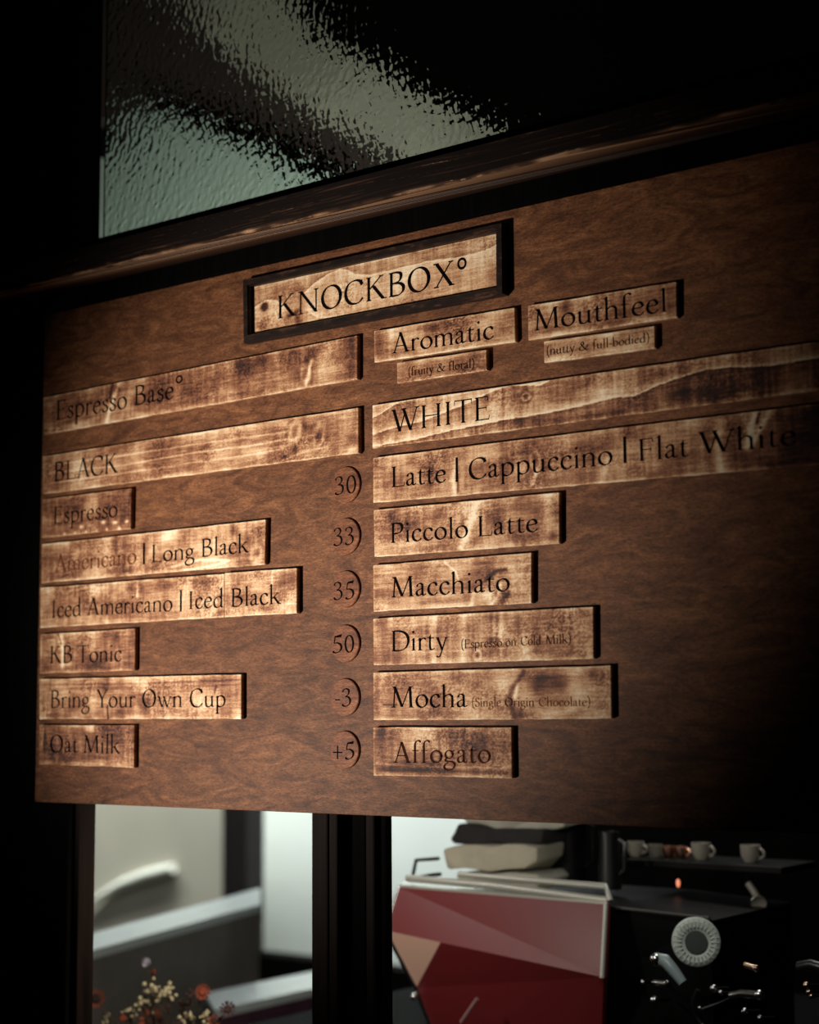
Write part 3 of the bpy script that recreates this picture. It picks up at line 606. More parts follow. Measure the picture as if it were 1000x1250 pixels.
slat('espbase', 'scorched pine slat reading Espresso Base, topmost of the left column', [('Espresso', (69, 513), (155, 498.5), 24, K), ('Base', (164.5, 495), (212, 486.8), 24, K), ('°', (214.3, 486), (222.8, 484.5), 24, K)], LEFTG)
slat('black', 'scorched pine slat reading BLACK with two knots near its right end', [('BLACK', (66.5, 587.8), (144.4, 576.8), 23.5, K)], LEFTG)
slat('espresso', 'short scorched slat reading Espresso with a row of pale dots under the word', [('Espresso', (66, 639.8), (143.5, 631), 21.5, K)], LEFTG)
slat('americano', 'scorched pine slat reading Americano and Long Black, first word faded', [('Americano', (66.5, 698.8), (166.5, 688), 21, PF), ('|', (174.5, 687), (177, 686.7), 22.5, K), ('Long', (185.6, 686.8), (237.5, 682), 21.5, K), ('Black', (246.3, 680), (303.8, 674.3), 22, K)], LEFTG)
# the iced coffee slat is made of two boards butted together
ic = empty('menu_sign', ((at(205, 730, 0)).x, .004, at(205, 730, 0).z), 'long slat of two butted boards reading Iced Americano and Iced Black', 'menu slat', LEFTG)
plank_mesh('slat_piece', ((49, 717.6), (49, 766.4), (273.6, 700.3), (273.6, 753.2)), .0078, M_PLANK, 111,
  [('b', (118, 722), (16, 10), .32), ('b', (65, 735), (12, 8), -.16), ('s', [(168, 708), (168, 728)], 2.5, .32), ('b', (160, 718), (6, 8), -.2), ('b', (200, 715), (14, 8), -.16), ('b', (225, 725), (16, 22), .36), ('b', (130, 757), (8, 5), .2), ('b', (255, 712), (14, 6), -.14), ('b', (262, 735), (10, 16), .2), ('b', (90, 755), (30, 6), .1)], .46, parent=ic)
plank_mesh('slat_piece', ((274.2, 699.6), (274.2, 753.2), (362, 693.3), (362, 748.4)), .0078, M_PLANK, 117,
  [('b', (310, 712), (26, 16), .24), ('b', (347, 708), (15, 13), -.26), ('s', [(333, 697), (332, 722)], 1.2, .25), ('b', (345, 740), (15, 7), .3), ('b', (290, 745), (14, 6), .2)], .52, Yf=-.0006, parent=ic)
lettering([('Iced', (63.6, 754.2), (99, 752), 21.5, K), ('Americano', (106, 751.3), (210.5, 746), 21.5, K), ('|', (219.7, 744.5), (222, 744.3), 23, K), ('Iced', (231, 743.7), (272.6, 741.5), 22, K)], ic, 0.0)
lettering([('Black', (282.6, 741), (343, 737), 22.5, K)], ic, -.0006)
slat('kb', 'short scorched slat whose lettering ends in Tonic with a pale vertical streak', [('KB', (61.5, 809.8), (88, 809), 21, K), ('Tonic', (94.5, 808.8), (148.5, 807.3), 21, K)], LEFTG)
slat('bring', 'scorched pine slat reading Bring Your Own Cup', [('Bring', (62, 864), (109.5, 863.8), 21.5, K), ('Your', (117.5, 863.7), (165.3, 863.5), 22, K), ('Own', (173.5, 863.5), (222, 863.2), 22, K), ('Cup', (231.6, 863.2), (275.4, 863), 22.5, K)], LEFTG)
slat('oat', 'short dark scorched slat reading Oat Milk, lowest of the left column', [('Oat', (61, 918.3), (95, 918.8), 21.5, K), ('Milk', (102, 919), (146.5, 920), 22, K)], LEFTG)
slat('aromatic', 'scorched slat reading Aromatic just under the framed sign', [('Aromatic', (478.5, 431.8), (603, 413.5), 24.5, K)], RIGHTG)
slat('fruity', 'narrow small slat reading (fruity & floral) in small letters', [('(fruity', (499, 459), (529.5, 454.8), 10.3, K), ('&', (533.8, 454.2), (543.5, 452.9), 10, K), ('floral)', (548, 452.3), (579, 448.4), 10.3, K)], RIGHTG)
slat('white', 'very long slat reading WHITE with sweeping pale growth rings', [('WHITE', (478, 528), (598, 511.8), 28, K)], RIGHTG)
slat('latte', 'very long slat reading Latte, Cappuccino and Flat White', [('Latte', (478.6, 594.8), (544.5, 588.8), 25, K), ('|', (556.5, 586), (559.3, 585.8), 26, K), ('Cappuccino', (572.5, 586), (748, 566.8), 26.5, K), ('|', (761.5, 563), (765, 562.5), 28, K), ('Flat', (780.4, 563), (841, 557.3), 27, K), ('White', (853, 554.5), (972, 543), 27.5, K)], RIGHTG)
slat('piccolo', 'scorched pine slat reading Piccolo Latte with a pale slanting streak', [('Piccolo', (477.5, 663), (571.5, 656.2), 24.5, K), ('Latte', (584, 655), (656.8, 649), 25, K)], RIGHTG)
slat('macchiato', 'scorched pine slat reading Macchiato with a swirling knot behind the last letters', [('Macchiato', (478, 729.5), (622.5, 721.5), 25.5, K)], RIGHTG)
slat('dirty', 'scorched slat reading Dirty with (Espresso on Cold Milk) in small letters', [('Dirty', (478.5, 795), (547, 793), 25, K), ('(Espresso', (563.5, 791.8), (613, 789.3), 11, SF), ('on', (617.5, 789), (630, 788.4), 11, SF), ('Cold', (636, 788), (660.5, 786.8), 11, SF), ('Milk)', (666.5, 786.5), (697, 785), 11, SF)], RIGHTG)
slat('mocha', 'scorched slat reading Mocha with faded small (Single Origin Chocolate)', [('Mocha', (478, 863.8), (571, 863.4), 26, K), ('(Single', (576.5, 862.6), (611.5, 862.4), 10.8, PF), ('Origin', (616.5, 862.4), (652, 862.2), 10.8, SF), ('Chocolate)', (658, 862.2), (720.5, 861.8), 10.8, PF)], RIGHTG)
slat('affogato', 'dark scorched slat reading Affogato, lowest of the right column', [('Affogato', (480, 931.3), (599.5, 931.3), 25.5, SF)], RIGHTG)
slat('mouthfeel', 'scorched slat reading Mouthfeel, nearest the top right', [('Mouthfeel', (652.8, 404), (813.8, 380.3), 26.5, K)], RIGHTG)
slat('nutty', 'narrow small slat reading (nutty & full-bodied) in small letters', [('(nutty', (668, 433.8), (702, 429.2), 11, K), ('&', (706.8, 428.6), (719, 427), 10.5, K), ('full-bodied)', (724, 426.5), (792.5, 417.3), 11, SF)], RIGHTG)

# ------------------------------------------------------------ price discs
DY = .0048
def disc(cx, cy, label, segs):
    c = at(cx, cy, DY)
    r = .0248
    o = MB().lathe((c.x, BS, c.z), (0, -1, 0), [(0, 0), (r, 0), (r, BS - DY - .0008), (r - .0009, BS - DY), (0, BS - DY)], 64).build('price_disc', M_DISC, loc=(c.x, BS, c.z))
    tag(o, label, 'price disc', 'round wooden price discs between the two columns')
    lettering(segs, o, DY, name='numeral')
disc(421.5, 592, 'round wooden disc engraved thirty, topmost price disc', [('3', (409, 604.3), (419.8, 603), 22, K), ('0', (423, 602.8), (434.8, 601.4), 22, K)])
disc(421.2, 654.8, 'round wooden disc engraved thirty-three, second from the top', [('3', (407.4, 666.5), (418.2, 665.6), 21.7, K), ('3', (421.2, 665.3), (432, 664.4), 21.7, K)])
disc(421.0, 719.2, 'round wooden disc engraved thirty-five, level with the Macchiato slat', [('3', (407.4, 732.3), (418.2, 731.8), 21.7, K), ('5', (421.6, 731.5), (432.5, 730.8), 21, K)])
disc(420.8, 785.6, 'round wooden disc engraved fifty, level with the Dirty slat', [('5', (406, 797.2), (418, 796.8), 21, K), ('0', (420.8, 796.6), (432.3, 796.3), 21.5, K)])
disc(420.4, 851.2, 'round wooden disc engraved minus 3', [('-', (409.2, 861.5), (415.3, 861.5), 21.5, K), ('3', (417.6, 862.3), (428.6, 862), 21.8, K)])
disc(420.2, 915.4, 'round wooden disc engraved plus 5, lowest price disc', [('+', (406.6, 928), (417.9, 928), 22, K), ('5', (421.2, 926.7), (432.6, 926.6), 20.5, K)])

# ------------------------------------------------------------ framed sign
FY = -.0055; PY = .0045
sign = empty('framed_sign', at(455, 345, BS), 'framed pine sign with the large shop name lettering over the slats', 'sign')
o_ = [at(296, 341.5, FY), at(613, 271, FY), at(614, 358.5, FY), at(297, 419, FY)]        # TL TR BR BL of the outside
inn = [at(302.6, 349, FY), at(604.3, 282.5, FY), at(604.6, 350, FY), at(303.2, 407.5, FY)]
def member(i, j, name):
    a, b, c, d = o_[i], o_[j], inn[j], inn[i]
    mb = MB()
    ch = .0016
    def back(p): return Vector((p.x, BS, p.z))
    def mid(p, q, t): v = p.lerp(q, t); return v
    # section: outer back, outer front (chamfered), inner front, inner back
    secs = []
    for po, pi in ((a, d), (b, c)):
        u = (pi - po); L = u.length; u = u / L
        secs.append([back(po), Vector((po.x, FY + ch, po.z)), po + u * ch, pi - u * ch * 1.5, Vector((pi.x, FY + ch * 2, pi.z)), back(pi)])
    bm = mb.bm; r0 = [bm.verts.new(p) for p in secs[0]]; r1 = [bm.verts.new(p) for p in secs[1]]; k = len(r0)
    for q in range(k): bm.faces.new((r0[q], r0[(q + 1) % k], r1[(q + 1) % k], r1[q]))
    bm.faces.new(r0[::-1]); bm.faces.new(r1)
    return mb.build(name, M_FRAME, sign)
for i, j in ((0, 1), (1, 2), (2, 3), (3, 0)): member(i, j, 'frame_rail')
pa = plank_mesh('sign_panel', ((301, 352), (301, 409), (607, 284), (607, 353)), .0034, M_PLANK, 121,
  [('r', [(304, 377), (322, 366), (335, 366), (345, 372)], 16, .34, -1), ('b', (332, 380), (18, 16), .2), ('b', (320.5, 373.5), (6, 5.5), -1.3), ('b', (340, 352), (30, 8), -.16), ('r', [(368, 358), (380, 346), (398, 334), (412, 328), (422, 329), (430, 334), (450, 335), (480, 328), (520, 318), (560, 313), (590, 305), (606, 297)], 26, .34, -1),
   ('b', (470, 350), (60, 20), .12), ('r', [(372, 378), (384, 386), (410, 388), (440, 384), (470, 374)], 14, .22, 1), ('b', (355, 396), (26, 7), -.1), ('b', (600, 335), (8, 22), -.18), ('s', [(350, 385), (362, 378)], 3, -.4), ('s', [(363, 396), (360, 386)], 4, -.3), ('b', (530, 300), (60, 5), -.10), ('b', (450, 390), (80, 5), -.12), ('b', (320, 395), (12, 10), -.22)],
  .56, Yf=PY, parent=sign, vband=.11, patch=.10)
lettering([('KNOCKBOX', (339.4, 389.3), (555.4, 347.6), 29, K), ('°', (558.7, 355), (570, 353), 35, K)], pa, PY)

# ============================================================ BEYOND THE SCREEN
M_PALE = simple('pale_painted_boards', srgb(140, 138, 124), .8, noise=.3, nscale=5)
M_PALE2 = simple('pale_blue_grey_boards', srgb(150, 166, 156), .8, noise=.14, nscale=4)
M_UMBER = simple('umber_rafter', srgb(44, 32, 28), .8, noise=.2, nscale=8)
def loft(poly, Y, mt, name, label, cat, thick=.04, tilt=0.0, group=None):
    pts = [at(p[0], p[1], Y + tilt * (p[0] / 500)) for p in poly]
    o = MB().prism(pts, (0, thick, 0)).build(name, mt)
    return tag(o, label, cat, group)
loft([(190, -60), (330, -60), (372, 38), (440, 72), (505, 112), (640, 176), (760, 260), (600, 320), (486, 190), (432, 165), (352, 120), (262, 52)], .80, M_PALE, 'sloping_ceiling_board', 'pale grey sloping board seen blurred through the hammered glass', 'ceiling board')
loft([(60, 185), (140, 195), (182, 132), (245, 158), (322, 186), (372, 214), (470, 262), (470, 420), (60, 420)], .84, M_PALE2, 'sloping_ceiling_board', 'pale bluish board low at the left behind the hammered glass', 'ceiling board')
loft([(100, -60), (200, -60), (270, 60), (352, 128), (440, 170), (500, 200), (700, 330), (470, 330), (372, 210), (300, 174), (180, 118), (60, 175)], .90, M_UMBER, 'dark_rafter', 'dark umber rafter between the two pale boards behind the glass', 'rafter')

# far wall with two openings onto the street
WY = 4.0
def wx(px, y=1080): return at(px, y, WY).x
x_a0, x_a1, x_b0, x_b1 = wx(60), wx(271), wx(301), wx(640)
struct(MB().box((-6.5, WY, 0), (x_a0, WY + .12, 3.35)).build('wall_back', M_WALL))
struct(MB().box((x_a1, WY, 0), (x_b0, WY + .12, 3.35), .004).build('trim_14', simple('slate_grey_post', srgb(52, 46, 44), .6, noise=.1)))
struct(MB().box((x_b1, WY, 0), (2.6, WY + .12, 3.35)).build('wall_back', M_WALL))
struct(MB().box((x_a0, WY, 0), (x_b1, WY + .12, .35)).build('wall_back', M_WALL))
struct(MB().box((x_a0, WY, 2.6), (x_b1, WY + .12, 3.35)).build('wall_back', M_WALL))
# street outside
struct(MB().box((-11, WY + .12, -.06), (3, 8.0, -.01)).build('floor', M_STREETF))
fc = MB().box((-11, 5.62, -.01), (3, 5.9, 4.2)).build('street_facade', M_PLASTER)
tag(fc, 'bright pale wall across the street beyond the far openings', 'building')
M_BLIND = simple('beige_blind_cloth', srgb(172, 167, 152), .9, noise=.06, nscale=3)
M_HIGHLIGHT = simple('cream_highlight', srgb(214, 216, 205), .8)
# beige van body outside with its curved highlight modelled as a pale tube
van = empty('parked_van', (at(150, 1080, 4.9).x, 5.0, 0), 'beige vehicle side with a curved highlight modelled as a pale band outside the left opening', 'vehicle')
vb = MB().prism([at(-60, 900, 4.9), at(270, 900, 4.9), at(274, 1120, 4.9), at(255, 1150, 4.9), at(240, 1240, 4.9), at(-60, 1260, 4.9)], (0, .22, 0))
vb.build('body_side', M_BLIND, van)
hl = [(100, 1110), (125, 1093), (150, 1079), (180, 1068), (212, 1060)]
q = [at(x, y, 4.87) for x, y in hl]
MB().tube(q, [.012, .022, .030, .034, .028], 12).build('body_highlight', M_HIGHLIGHT, van, smooth=True)
struct(MB().box((x_b0, WY, .35), (x_b1, WY + .12, at(340, 1168, WY).z)).build('wall_back', M_WALL))
# long counters that run away to the right, pale tops
M_CT = simple('pale_counter_top', srgb(222, 232, 230), .35, noise=.05)
M_CS = simple('dark_counter_side', srgb(128, 124, 116), .7, noise=.15, nscale=9)
def counter(name, label, top, z, th, side_mat, group=None):
    T = empty(name, atz(*top[0], z), label, 'counter', group); T.location.z = 0
    pts = [atz(p[0], p[1], z) for p in top]
    MB().prism(pts, (0, 0, -th)).build('counter_top', M_CT, T)
    c = sum(pts, Vector()) / 4
    ins = [c.lerp(p, .985) for p in pts]; ins = [Vector((p.x, p.y, z - th)) for p in ins]
    MB().prism(ins, (0, 0, -(z - th))).build('counter_side', side_mat, T)
    return T
counter('long_counter', 'long counter with a bright pale top running away on the left', [(20, 1185), (318, 1104), (318, 1084), (20, 1164)], 1.02, .02, M_CS)
counter('low_counter', 'lower counter with a pale top behind the dried flowers', [(262, 1233), (400, 1202), (400, 1182), (250, 1212)], .86, .02, simple('plum_counter_side', srgb(84, 52, 66), .7, noise=.2))

# ------------------------------------------------------------ service counter the machine stands on
M_CTOP = simple('black_bar_top', srgb(9, 9, 9), .8, noise=.3, **{'Specular IOR Level': .04})
bar_c = empty('coffee_bar', (0.2, 1.0, 0), 'dark bar the red coffee machine stands on', 'counter')
MB().box((-.95, .50, .90), (1.3, 1.75, .935), .004).build('bar_top', M_CTOP, bar_c)
MB().box((-.92, .54, 0), (1.27, 1.72, .90)).build('bar_front', M_BLACK, bar_c)

# ------------------------------------------------------------ red coffee machine
MY = .62
M_RED = simple('deep_red_lacquer', srgb(118, 38, 40), .42, noise=.04, nscale=3, **{'Coat Weight': .15, 'Coat Roughness': .3})
M_CHROME = simple('polished_steel', (.80, .81, .80, 1), .22, 1.0)
M_STEEL = simple('brushed_steel_rail', srgb(196, 196, 184), .35, .3)
M_DARKM = simple('black_machine_casing', srgb(9, 9, 10), .45, **{'Specular IOR Level': .15})
mach = empty('coffee_machine', (at(620, 1200, MY).x, MY, .935), 'red lacquered espresso machine with steel edges under the right side of the board', 'coffee machine')
def mp(x, y, Y): return at(x, y, Y)
a0, a1 = mp(487, 1083, MY + .03), mp(741, 1104, MY + .03)
b0, b1 = mp(471, 1136, MY), mp(737, 1193, MY)
c0, c1 = mp(508, 1206, MY + .05), mp(733, 1300, MY + .05)
d0 = mp(540, 1290, MY + .09)
TH = Vector((.0, .012, 0))
MB().prism([a0, a1, b1, b0], TH).build('upper_panel', M_RED, mach)
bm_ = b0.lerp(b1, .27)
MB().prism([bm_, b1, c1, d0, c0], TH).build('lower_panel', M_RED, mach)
MB().prism([b0, bm_, c0], TH * .9).build('reflection_facet', simple('pale_rose_reflection', srgb(240, 196, 176), .3), mach)  # bright reflection on the red panel, put in as a paler facet
# steel edge rods with knuckles
MB().tube([a0, b0], .0035, 10).build('edge_rod', M_CHROME, mach, smooth=True)
MB().tube([b0, c0, d0], .0045, 10).build('edge_rod', M_CHROME, mach, smooth=True)
MB().tube([a1 + Vector((0, -.004, 0)), mp(735, 1194, MY - .004)], .0042, 10).build('edge_rod', M_STEEL, mach, smooth=True)
MB().ball(mp(469, 1134, MY - .005), .008, 2).build('edge_knuckle', M_CHROME, mach, smooth=True)
MB().ball(mp(505, 1217, MY + .045), .0065, 2).build('edge_knuckle', M_CHROME, mach, smooth=True)
# top deck and cup rails
MB().prism([mp(487, 1080, MY + .03), mp(741, 1101, MY + .03), mp(735, 1092, MY + .34), mp(500, 1074, MY + .34)], (0, 0, -.012)).build('top_deck', M_STEEL, mach)
MB().tube([mp(497, 1072, MY + .04), mp(600, 1081, MY + .04), mp(743, 1099, MY + .04)], .0062, 10).build('cup_rail', M_STEEL, mach, smooth=True)
MB().tube([mp(560, 1067, MY + .05), mp(740, 1082, MY + .05), mp(745, 1100, MY + .04)], .0050, 10).build('cup_rail', M_STEEL, mach, smooth=True)
MB().tube([mp(503, 1075, MY + .10), mp(508, 1050, MY + .10), mp(536, 1048, MY + .10)], .0035, 8).build('cup_rail', M_DARKM, mach, smooth=True)
MB().tube([mp(503, 1073, MY + .08), mp(528, 1068, MY + .08), mp(538, 1067, MY + .08)], .0035, 8).build('cup_rail', M_DARKM, mach, smooth=True)
# body behind the red end
e0 = mp(742, 1104, MY + .04); e1 = mp(868, 1118, MY + .04)
bodyx0, bodyx1 = mp(560, 1100, MY + .1).x, mp(868, 1150, MY + .1).x
MB().prism([mp(505, 1090, MY + .06), mp(742, 1106, MY + .06), mp(868, 1124, MY + .06), mp(872, 1290, MY + .06), mp(560, 1290, MY + .08)], (0, .30, 0)).build('casing', M_DARKM, mach)
MB().tube([mp(752, 1108, MY + .05), mp(866, 1121, MY + .05)], .0028, 8).build('casing_edge', simple('dull_steel', srgb(90, 88, 84), .4, .6), mach, smooth=True)
MB().tube([mp(868, 1122, MY + .05), mp(873, 1190, MY + .05)], .0016, 8).build('casing_edge', M_DARKM, mach, smooth=True)
MB().box((mach.location.x - .12, MY + .10, .935), (mach.location.x - .09, MY + .13, 1.03)).build('foot', M_CHROME, mach)
MB().box((mach.location.x + .12, MY + .10, .935), (mach.location.x + .15, MY + .13, 1.03)).build('foot', M_CHROME, mach)
MB().tube([mp(563, 1248, MY - .03), mp(583, 1219, MY - .03)], .0036, 8).build('paddle', simple('mauve_handle', srgb(150, 110, 112), .4), mach, smooth=True)
# indicator lamp
em, nt2, n2, l2, p2 = new_mat('orange_indicator'); p2.inputs['Emission Color'].default_value = srgb(255, 140, 90); p2.inputs['Emission Strength'].default_value = .9
MB().ball(mp(828, 1078, MY + .28), .005, 2, (.7, .7, 1.5)).build('indicator_lamp', em, mach, smooth=True)

# folded cloths on the machine
def cloth(name, label, poly, Y, depth, mt, wav=.003, seed=1):
    pts = [at(p[0], p[1], Y) for p in poly]
    bm = MB(); bm.prism(pts, (0, depth, 0))
    bmesh.ops.recalc_face_normals(bm.bm, faces=bm.bm.faces[:])
    bmesh.ops.bevel(bm.bm, geom=bm.bm.edges[:], offset=.006, segments=2, affect='EDGES', profile=.6)
    bmesh.ops.triangulate(bm.bm, faces=bm.bm.faces[:])
    bmesh.ops.subdivide_edges(bm.bm, edges=bm.bm.edges[:], cuts=2, use_grid_fill=True)
    rnd = random.Random(seed); ph = [rnd.uniform(0, 6) for _ in range(4)]
    for v in bm.bm.verts: v.co.z += wav * math.sin(v.co.x * 60 + ph[0]) * math.sin(v.co.y * 45 + ph[1]); v.co.y += wav * math.sin(v.co.x * 80 + ph[2] + v.co.z * 90)
    return tag(bm.build(name, mt, smooth=True), label, 'cloth', 'folded cloths stacked on the coffee machine')
M_CREAM = simple('cream_towel', srgb(186, 180, 160), .95, noise=.06, nscale=40, bump=.3)
M_CREAM2 = simple('pale_grey_towel', srgb(176, 174, 160), .95, noise=.06, nscale=40, bump=.3)
M_CHAR = simple('charcoal_towel', srgb(44, 42, 42), .95, noise=.1, nscale=40, bump=.3)
cloth('folded_cloth', 'cream folded cloth lying lowest on top of the red machine', [(556, 1067), (556, 1080), (650, 1088), (662, 1074), (655, 1066)], MY + .10, .12, M_CREAM2, seed=2)
cloth('folded_cloth', 'cream folded cloth with a curled right end, middle of the stack', [(541, 1034), (545, 1060), (575, 1063), (640, 1062), (654, 1050), (655, 1033), (600, 1031)], MY + .10, .12, M_CREAM, seed=3)
cloth('folded_cloth', 'charcoal cloth draped between the cream cloth and the board edge', [(548, 1025), (552, 1031), (600, 1030), (662, 1030), (665, 1012), (600, 1012), (560, 1005)], MY + .12, .10, M_CHAR, seed=4)
cloth('folded_cloth', 'pale cloth just under the bottom edge of the board, topmost of the stack', [(556, 985), (568, 1004), (610, 1013), (655, 1016), (690, 1008), (690, 985)], MY + .14, .12, M_CREAM2, seed=5)
# dark jugs / grinder shapes to the right of the cloths
def jug(px, py0, py1, r, Y, label, mt=M_DARKM, cat='jug', name='milk_jug', group=None):
    b = at(px, py1, Y); t = at(px, py0, Y); h = t.z - b.z
    o = empty(name, b, label, cat, group)
    MB().lathe(b, (0, 0, 1), [(0, 0), (r, 0), (r, h * .3), (r * .86, h * .75), (r * .9, h), (r * .84, h), (r * .8, h * .75), (r * .9, .01), (0, .01)], 32).build('jug_body', mt, o, smooth=True)
    MB().tube([b + Vector((r * .9, 0, h * .85)), b + Vector((r * 1.5, 0, h * .8)), b + Vector((r * 1.5, 0, h * .35)), b + Vector((r * .95, 0, h * .25))], .004, 8).build('jug_handle', mt, o, smooth=True)
    return o
M_GUN = simple('gunmetal', srgb(60, 62, 62), .35, .8)
jug(695, 990, 1080, .035, MY + .22, 'dark steel jug beside the cloths on the machine', M_DARKM)
jug(745, 1015, 1085, .020, MY + .20, 'slim grey jug right of the cloths with a pale left side', M_GUN)

# ------------------------------------------------------------ fittings at the right
wand = empty('steam_fitting', at(845, 1150, MY), 'pale round ribbed cup end with a dark centre at the lower right', 'fitting')
c = at(850, 1150, MY - .02); ax = Vector((.45, -.85, .10))
M_WHT = simple('pale_ribbed_enamel', srgb(205, 216, 205), .5, noise=.1, nscale=60)
MB().lathe(c, ax, [(0, -.004), (.012, -.003), (.020, .004), (.030, .006), (.036, .002), (.037, -.008), (.028, -.02), (0, -.022)], 40).build('ribbed_rim', M_WHT, wand, smooth=True)
MB().lathe(c, ax, [(0, .001), (.013, .002), (.017, .0055), (.0, .006)], 30).build('dark_centre', simple('grey_filter_mesh', srgb(70, 76, 72), .6), wand, smooth=True)
for k in range(26):
    a = 2 * math.pi * k / 26; axn = ax.normalized(); u = axn.orthogonal().normalized(); v = axn.cross(u)
    dr = u * math.cos(a) + v * math.sin(a)
    MB().tube([c + dr * .022 + axn * .0065, c + dr * .034 + axn * .0045], .0012, 5).build('rib', M_WHT, wand)
hd = empty('spout_handle', at(815, 1180, MY - .05), 'pale grey bent handle with a rounded end below the ribbed cup', 'handle')
MB().tube([at(800, 1171, MY - .05), at(812, 1173, MY - .05), at(822, 1184, MY - .05), at(834, 1200, MY - .05)], [.010, .0105, .009, .007], 14).build('handle_grip', simple('pale_blue_grey_plastic', srgb(158, 176, 176), .35), hd, smooth=True)
MB().ball(at(800, 1171, MY - .058), .0085, 2).build('handle_cap', M_CHROME, hd, smooth=True)
M_BRASS = simple('warm_metal', (.75, .52, .38, 1), .25, 1)
SG = 'small steel fittings glinting in the dark at the lower right'
def ball(px, py, r, label, mt=M_CHROME, Y=MY, sc_=(1, 1, 1)):
    p = at(px, py, Y); t = empty('steel_fitting', p, label, 'fitting', SG)
    MB().ball(p, r, 2, sc_).build('knob', mt, t, smooth=True)
    MB().tube([p, p + Vector((0, .05, -.006))], r * .4, 8).build('shaft', M_DARKM, t, smooth=True)
def rod(pts, r, label, mt=M_CHROME, Y=MY):
    t = empty('steel_rod', at(*pts[0], Y), label, 'fitting', SG)
    MB().tube([at(x, y, Y) for x, y in pts], r, 10).build('rod', mt, t, smooth=True)
    e = at(*pts[-1], Y); MB().ball(e, r * 1.35, 2).build('rod_end', mt, t, smooth=True)
rod([(892, 1216), (905, 1213), (927, 1215)], .0062, 'horizontal bright steel rod at the lower right')
rod([(798, 1199), (806, 1200), (814, 1201)], .0045, 'short steel rod below the bent handle')
rod([(909, 1178), (916, 1180), (923, 1182)], .0042, 'short pale rod above the bright steel rod', M_BRASS)
rod([(852, 1208), (846, 1222), (848, 1238), (858, 1252)], .0035, 'thin curved steel pipe rising from the bottom edge', M_GUN)
rod([(858, 1232), (880, 1224), (896, 1217)], .0025, 'thin slanting bar joining the bright steel rod', M_GUN)
rod([(975, 1181), (990, 1178), (1010, 1184)], .0085, 'thick blurred steel rod at the right border', M_GUN)
for px_, py_, r_, lb in ((871, 1207, .0065, 'round knob at the left of the bright steel rod'), (880, 1212, .0045, 'small knob touching the bright rod'), (909, 1235, .0058, 'round knob hanging below the bright rod'), (928, 1243, .0050, 'lower small knob near the bottom border'), (799, 1221, .0075, 'round knob under the short rod below the handle'), (785, 1199, .0042, 'small dim knob left of the short rod'), (855, 1231, .004, 'tiny knob on the curved pipe')):
    ball(px_, py_, r_, lb)
for px_, py_, r_, lb, mt_ in ((985, 1203, .0055, 'warm knob at the right border', M_BRASS), (988, 1211, .0045, 'second warm knob under the first at the right border', M_BRASS), (991, 1216, .0042, 'lowest warm knob at the right border', M_BRASS)):
    ball(px_, py_, r_, lb, mt_)
# cups just visible under the board on a shelf
M_CUP = simple('pale_glazed_cup', srgb(170, 164, 150), .3)
M_COP = simple('copper_cup', (.78, .45, .32, 1), .3, 1)
shelf = MB().box((at(770, 1030, MY + .28).x, MY + .26, at(770, 1046, MY + .3).z - .012), (at(960, 1040, MY + .28).x, MY + .40, at(770, 1046, MY + .3).z), .002).build('dark_shelf', M_DARKM)
tag(shelf, 'dark shelf under the board edge that carries the small cups', 'shelf')
def cup(px, py, r, label, mt, Y=MY + .32):
    b = at(px, py, Y); b.z = at(770, 1046, MY + .3).z; h = r * 1.7
    o = empty('small_cup', b, label, 'cup', 'small cups on the dark shelf')
    MB().lathe(b, (0, 0, 1), [(0, 0), (r * .6, 0), (r * .95, h * .4), (r, h), (r * .88, h), (r * .82, h * .4), (0, .004)], 24).build('cup_bowl', mt, o, smooth=True)
    MB().tube([b + Vector((r * (.9 + .6 * math.sin(a)), 0, h * (.52 + .28 * math.cos(a)))) for a in [math.pi * k / 8 for k in range(9)]], .0022, 8).build("cup_handle", mt, o, smooth=True)
cup(776, 1028, .015, 'pale cup, leftmost on the shelf under the board', M_CUP)
cup(800, 1028, .013, 'second pale cup from the left on the shelf', M_CUP)
cup(816, 1028, .012, 'copper cup, left of two', M_COP)
cup(831, 1028, .012, 'copper cup, right of two', M_COP)
cup(856, 1030, .017, 'wide pale cup right of the copper ones', M_CUP)
cup(916, 1030, .017, 'pale cup at the right end of the shelf', M_CUP)
sp = empty('scoop', at(925, 1097, MY + .27), 'small pale scoop hanging aslant at the right in the dark', 'scoop')
MB().tube([at(913, 1078, MY + .27), at(919, 1086, MY + .27), at(924, 1094, MY + .27)], .006, 10).build('scoop_handle', M_CUP, sp, smooth=True)
MB().lathe(at(926, 1097, MY + .27), (.3, -.6, -.4), [(0, 0), (.008, .001), (.012, .006), (.013, .012), (.011, .011), (0, .004)], 20).build('scoop_bowl', M_CUP, sp, smooth=True)

MB().tube([at(913, 1078, MY + .27), at(912, 1064, MY + .27), at(912, 1064, MY + .27) + Vector((0, 0, shelf.location.z - at(912, 1064, MY + .27).z - .006))], .0012, 6).build('hanging_wire', M_DARKM, sp)

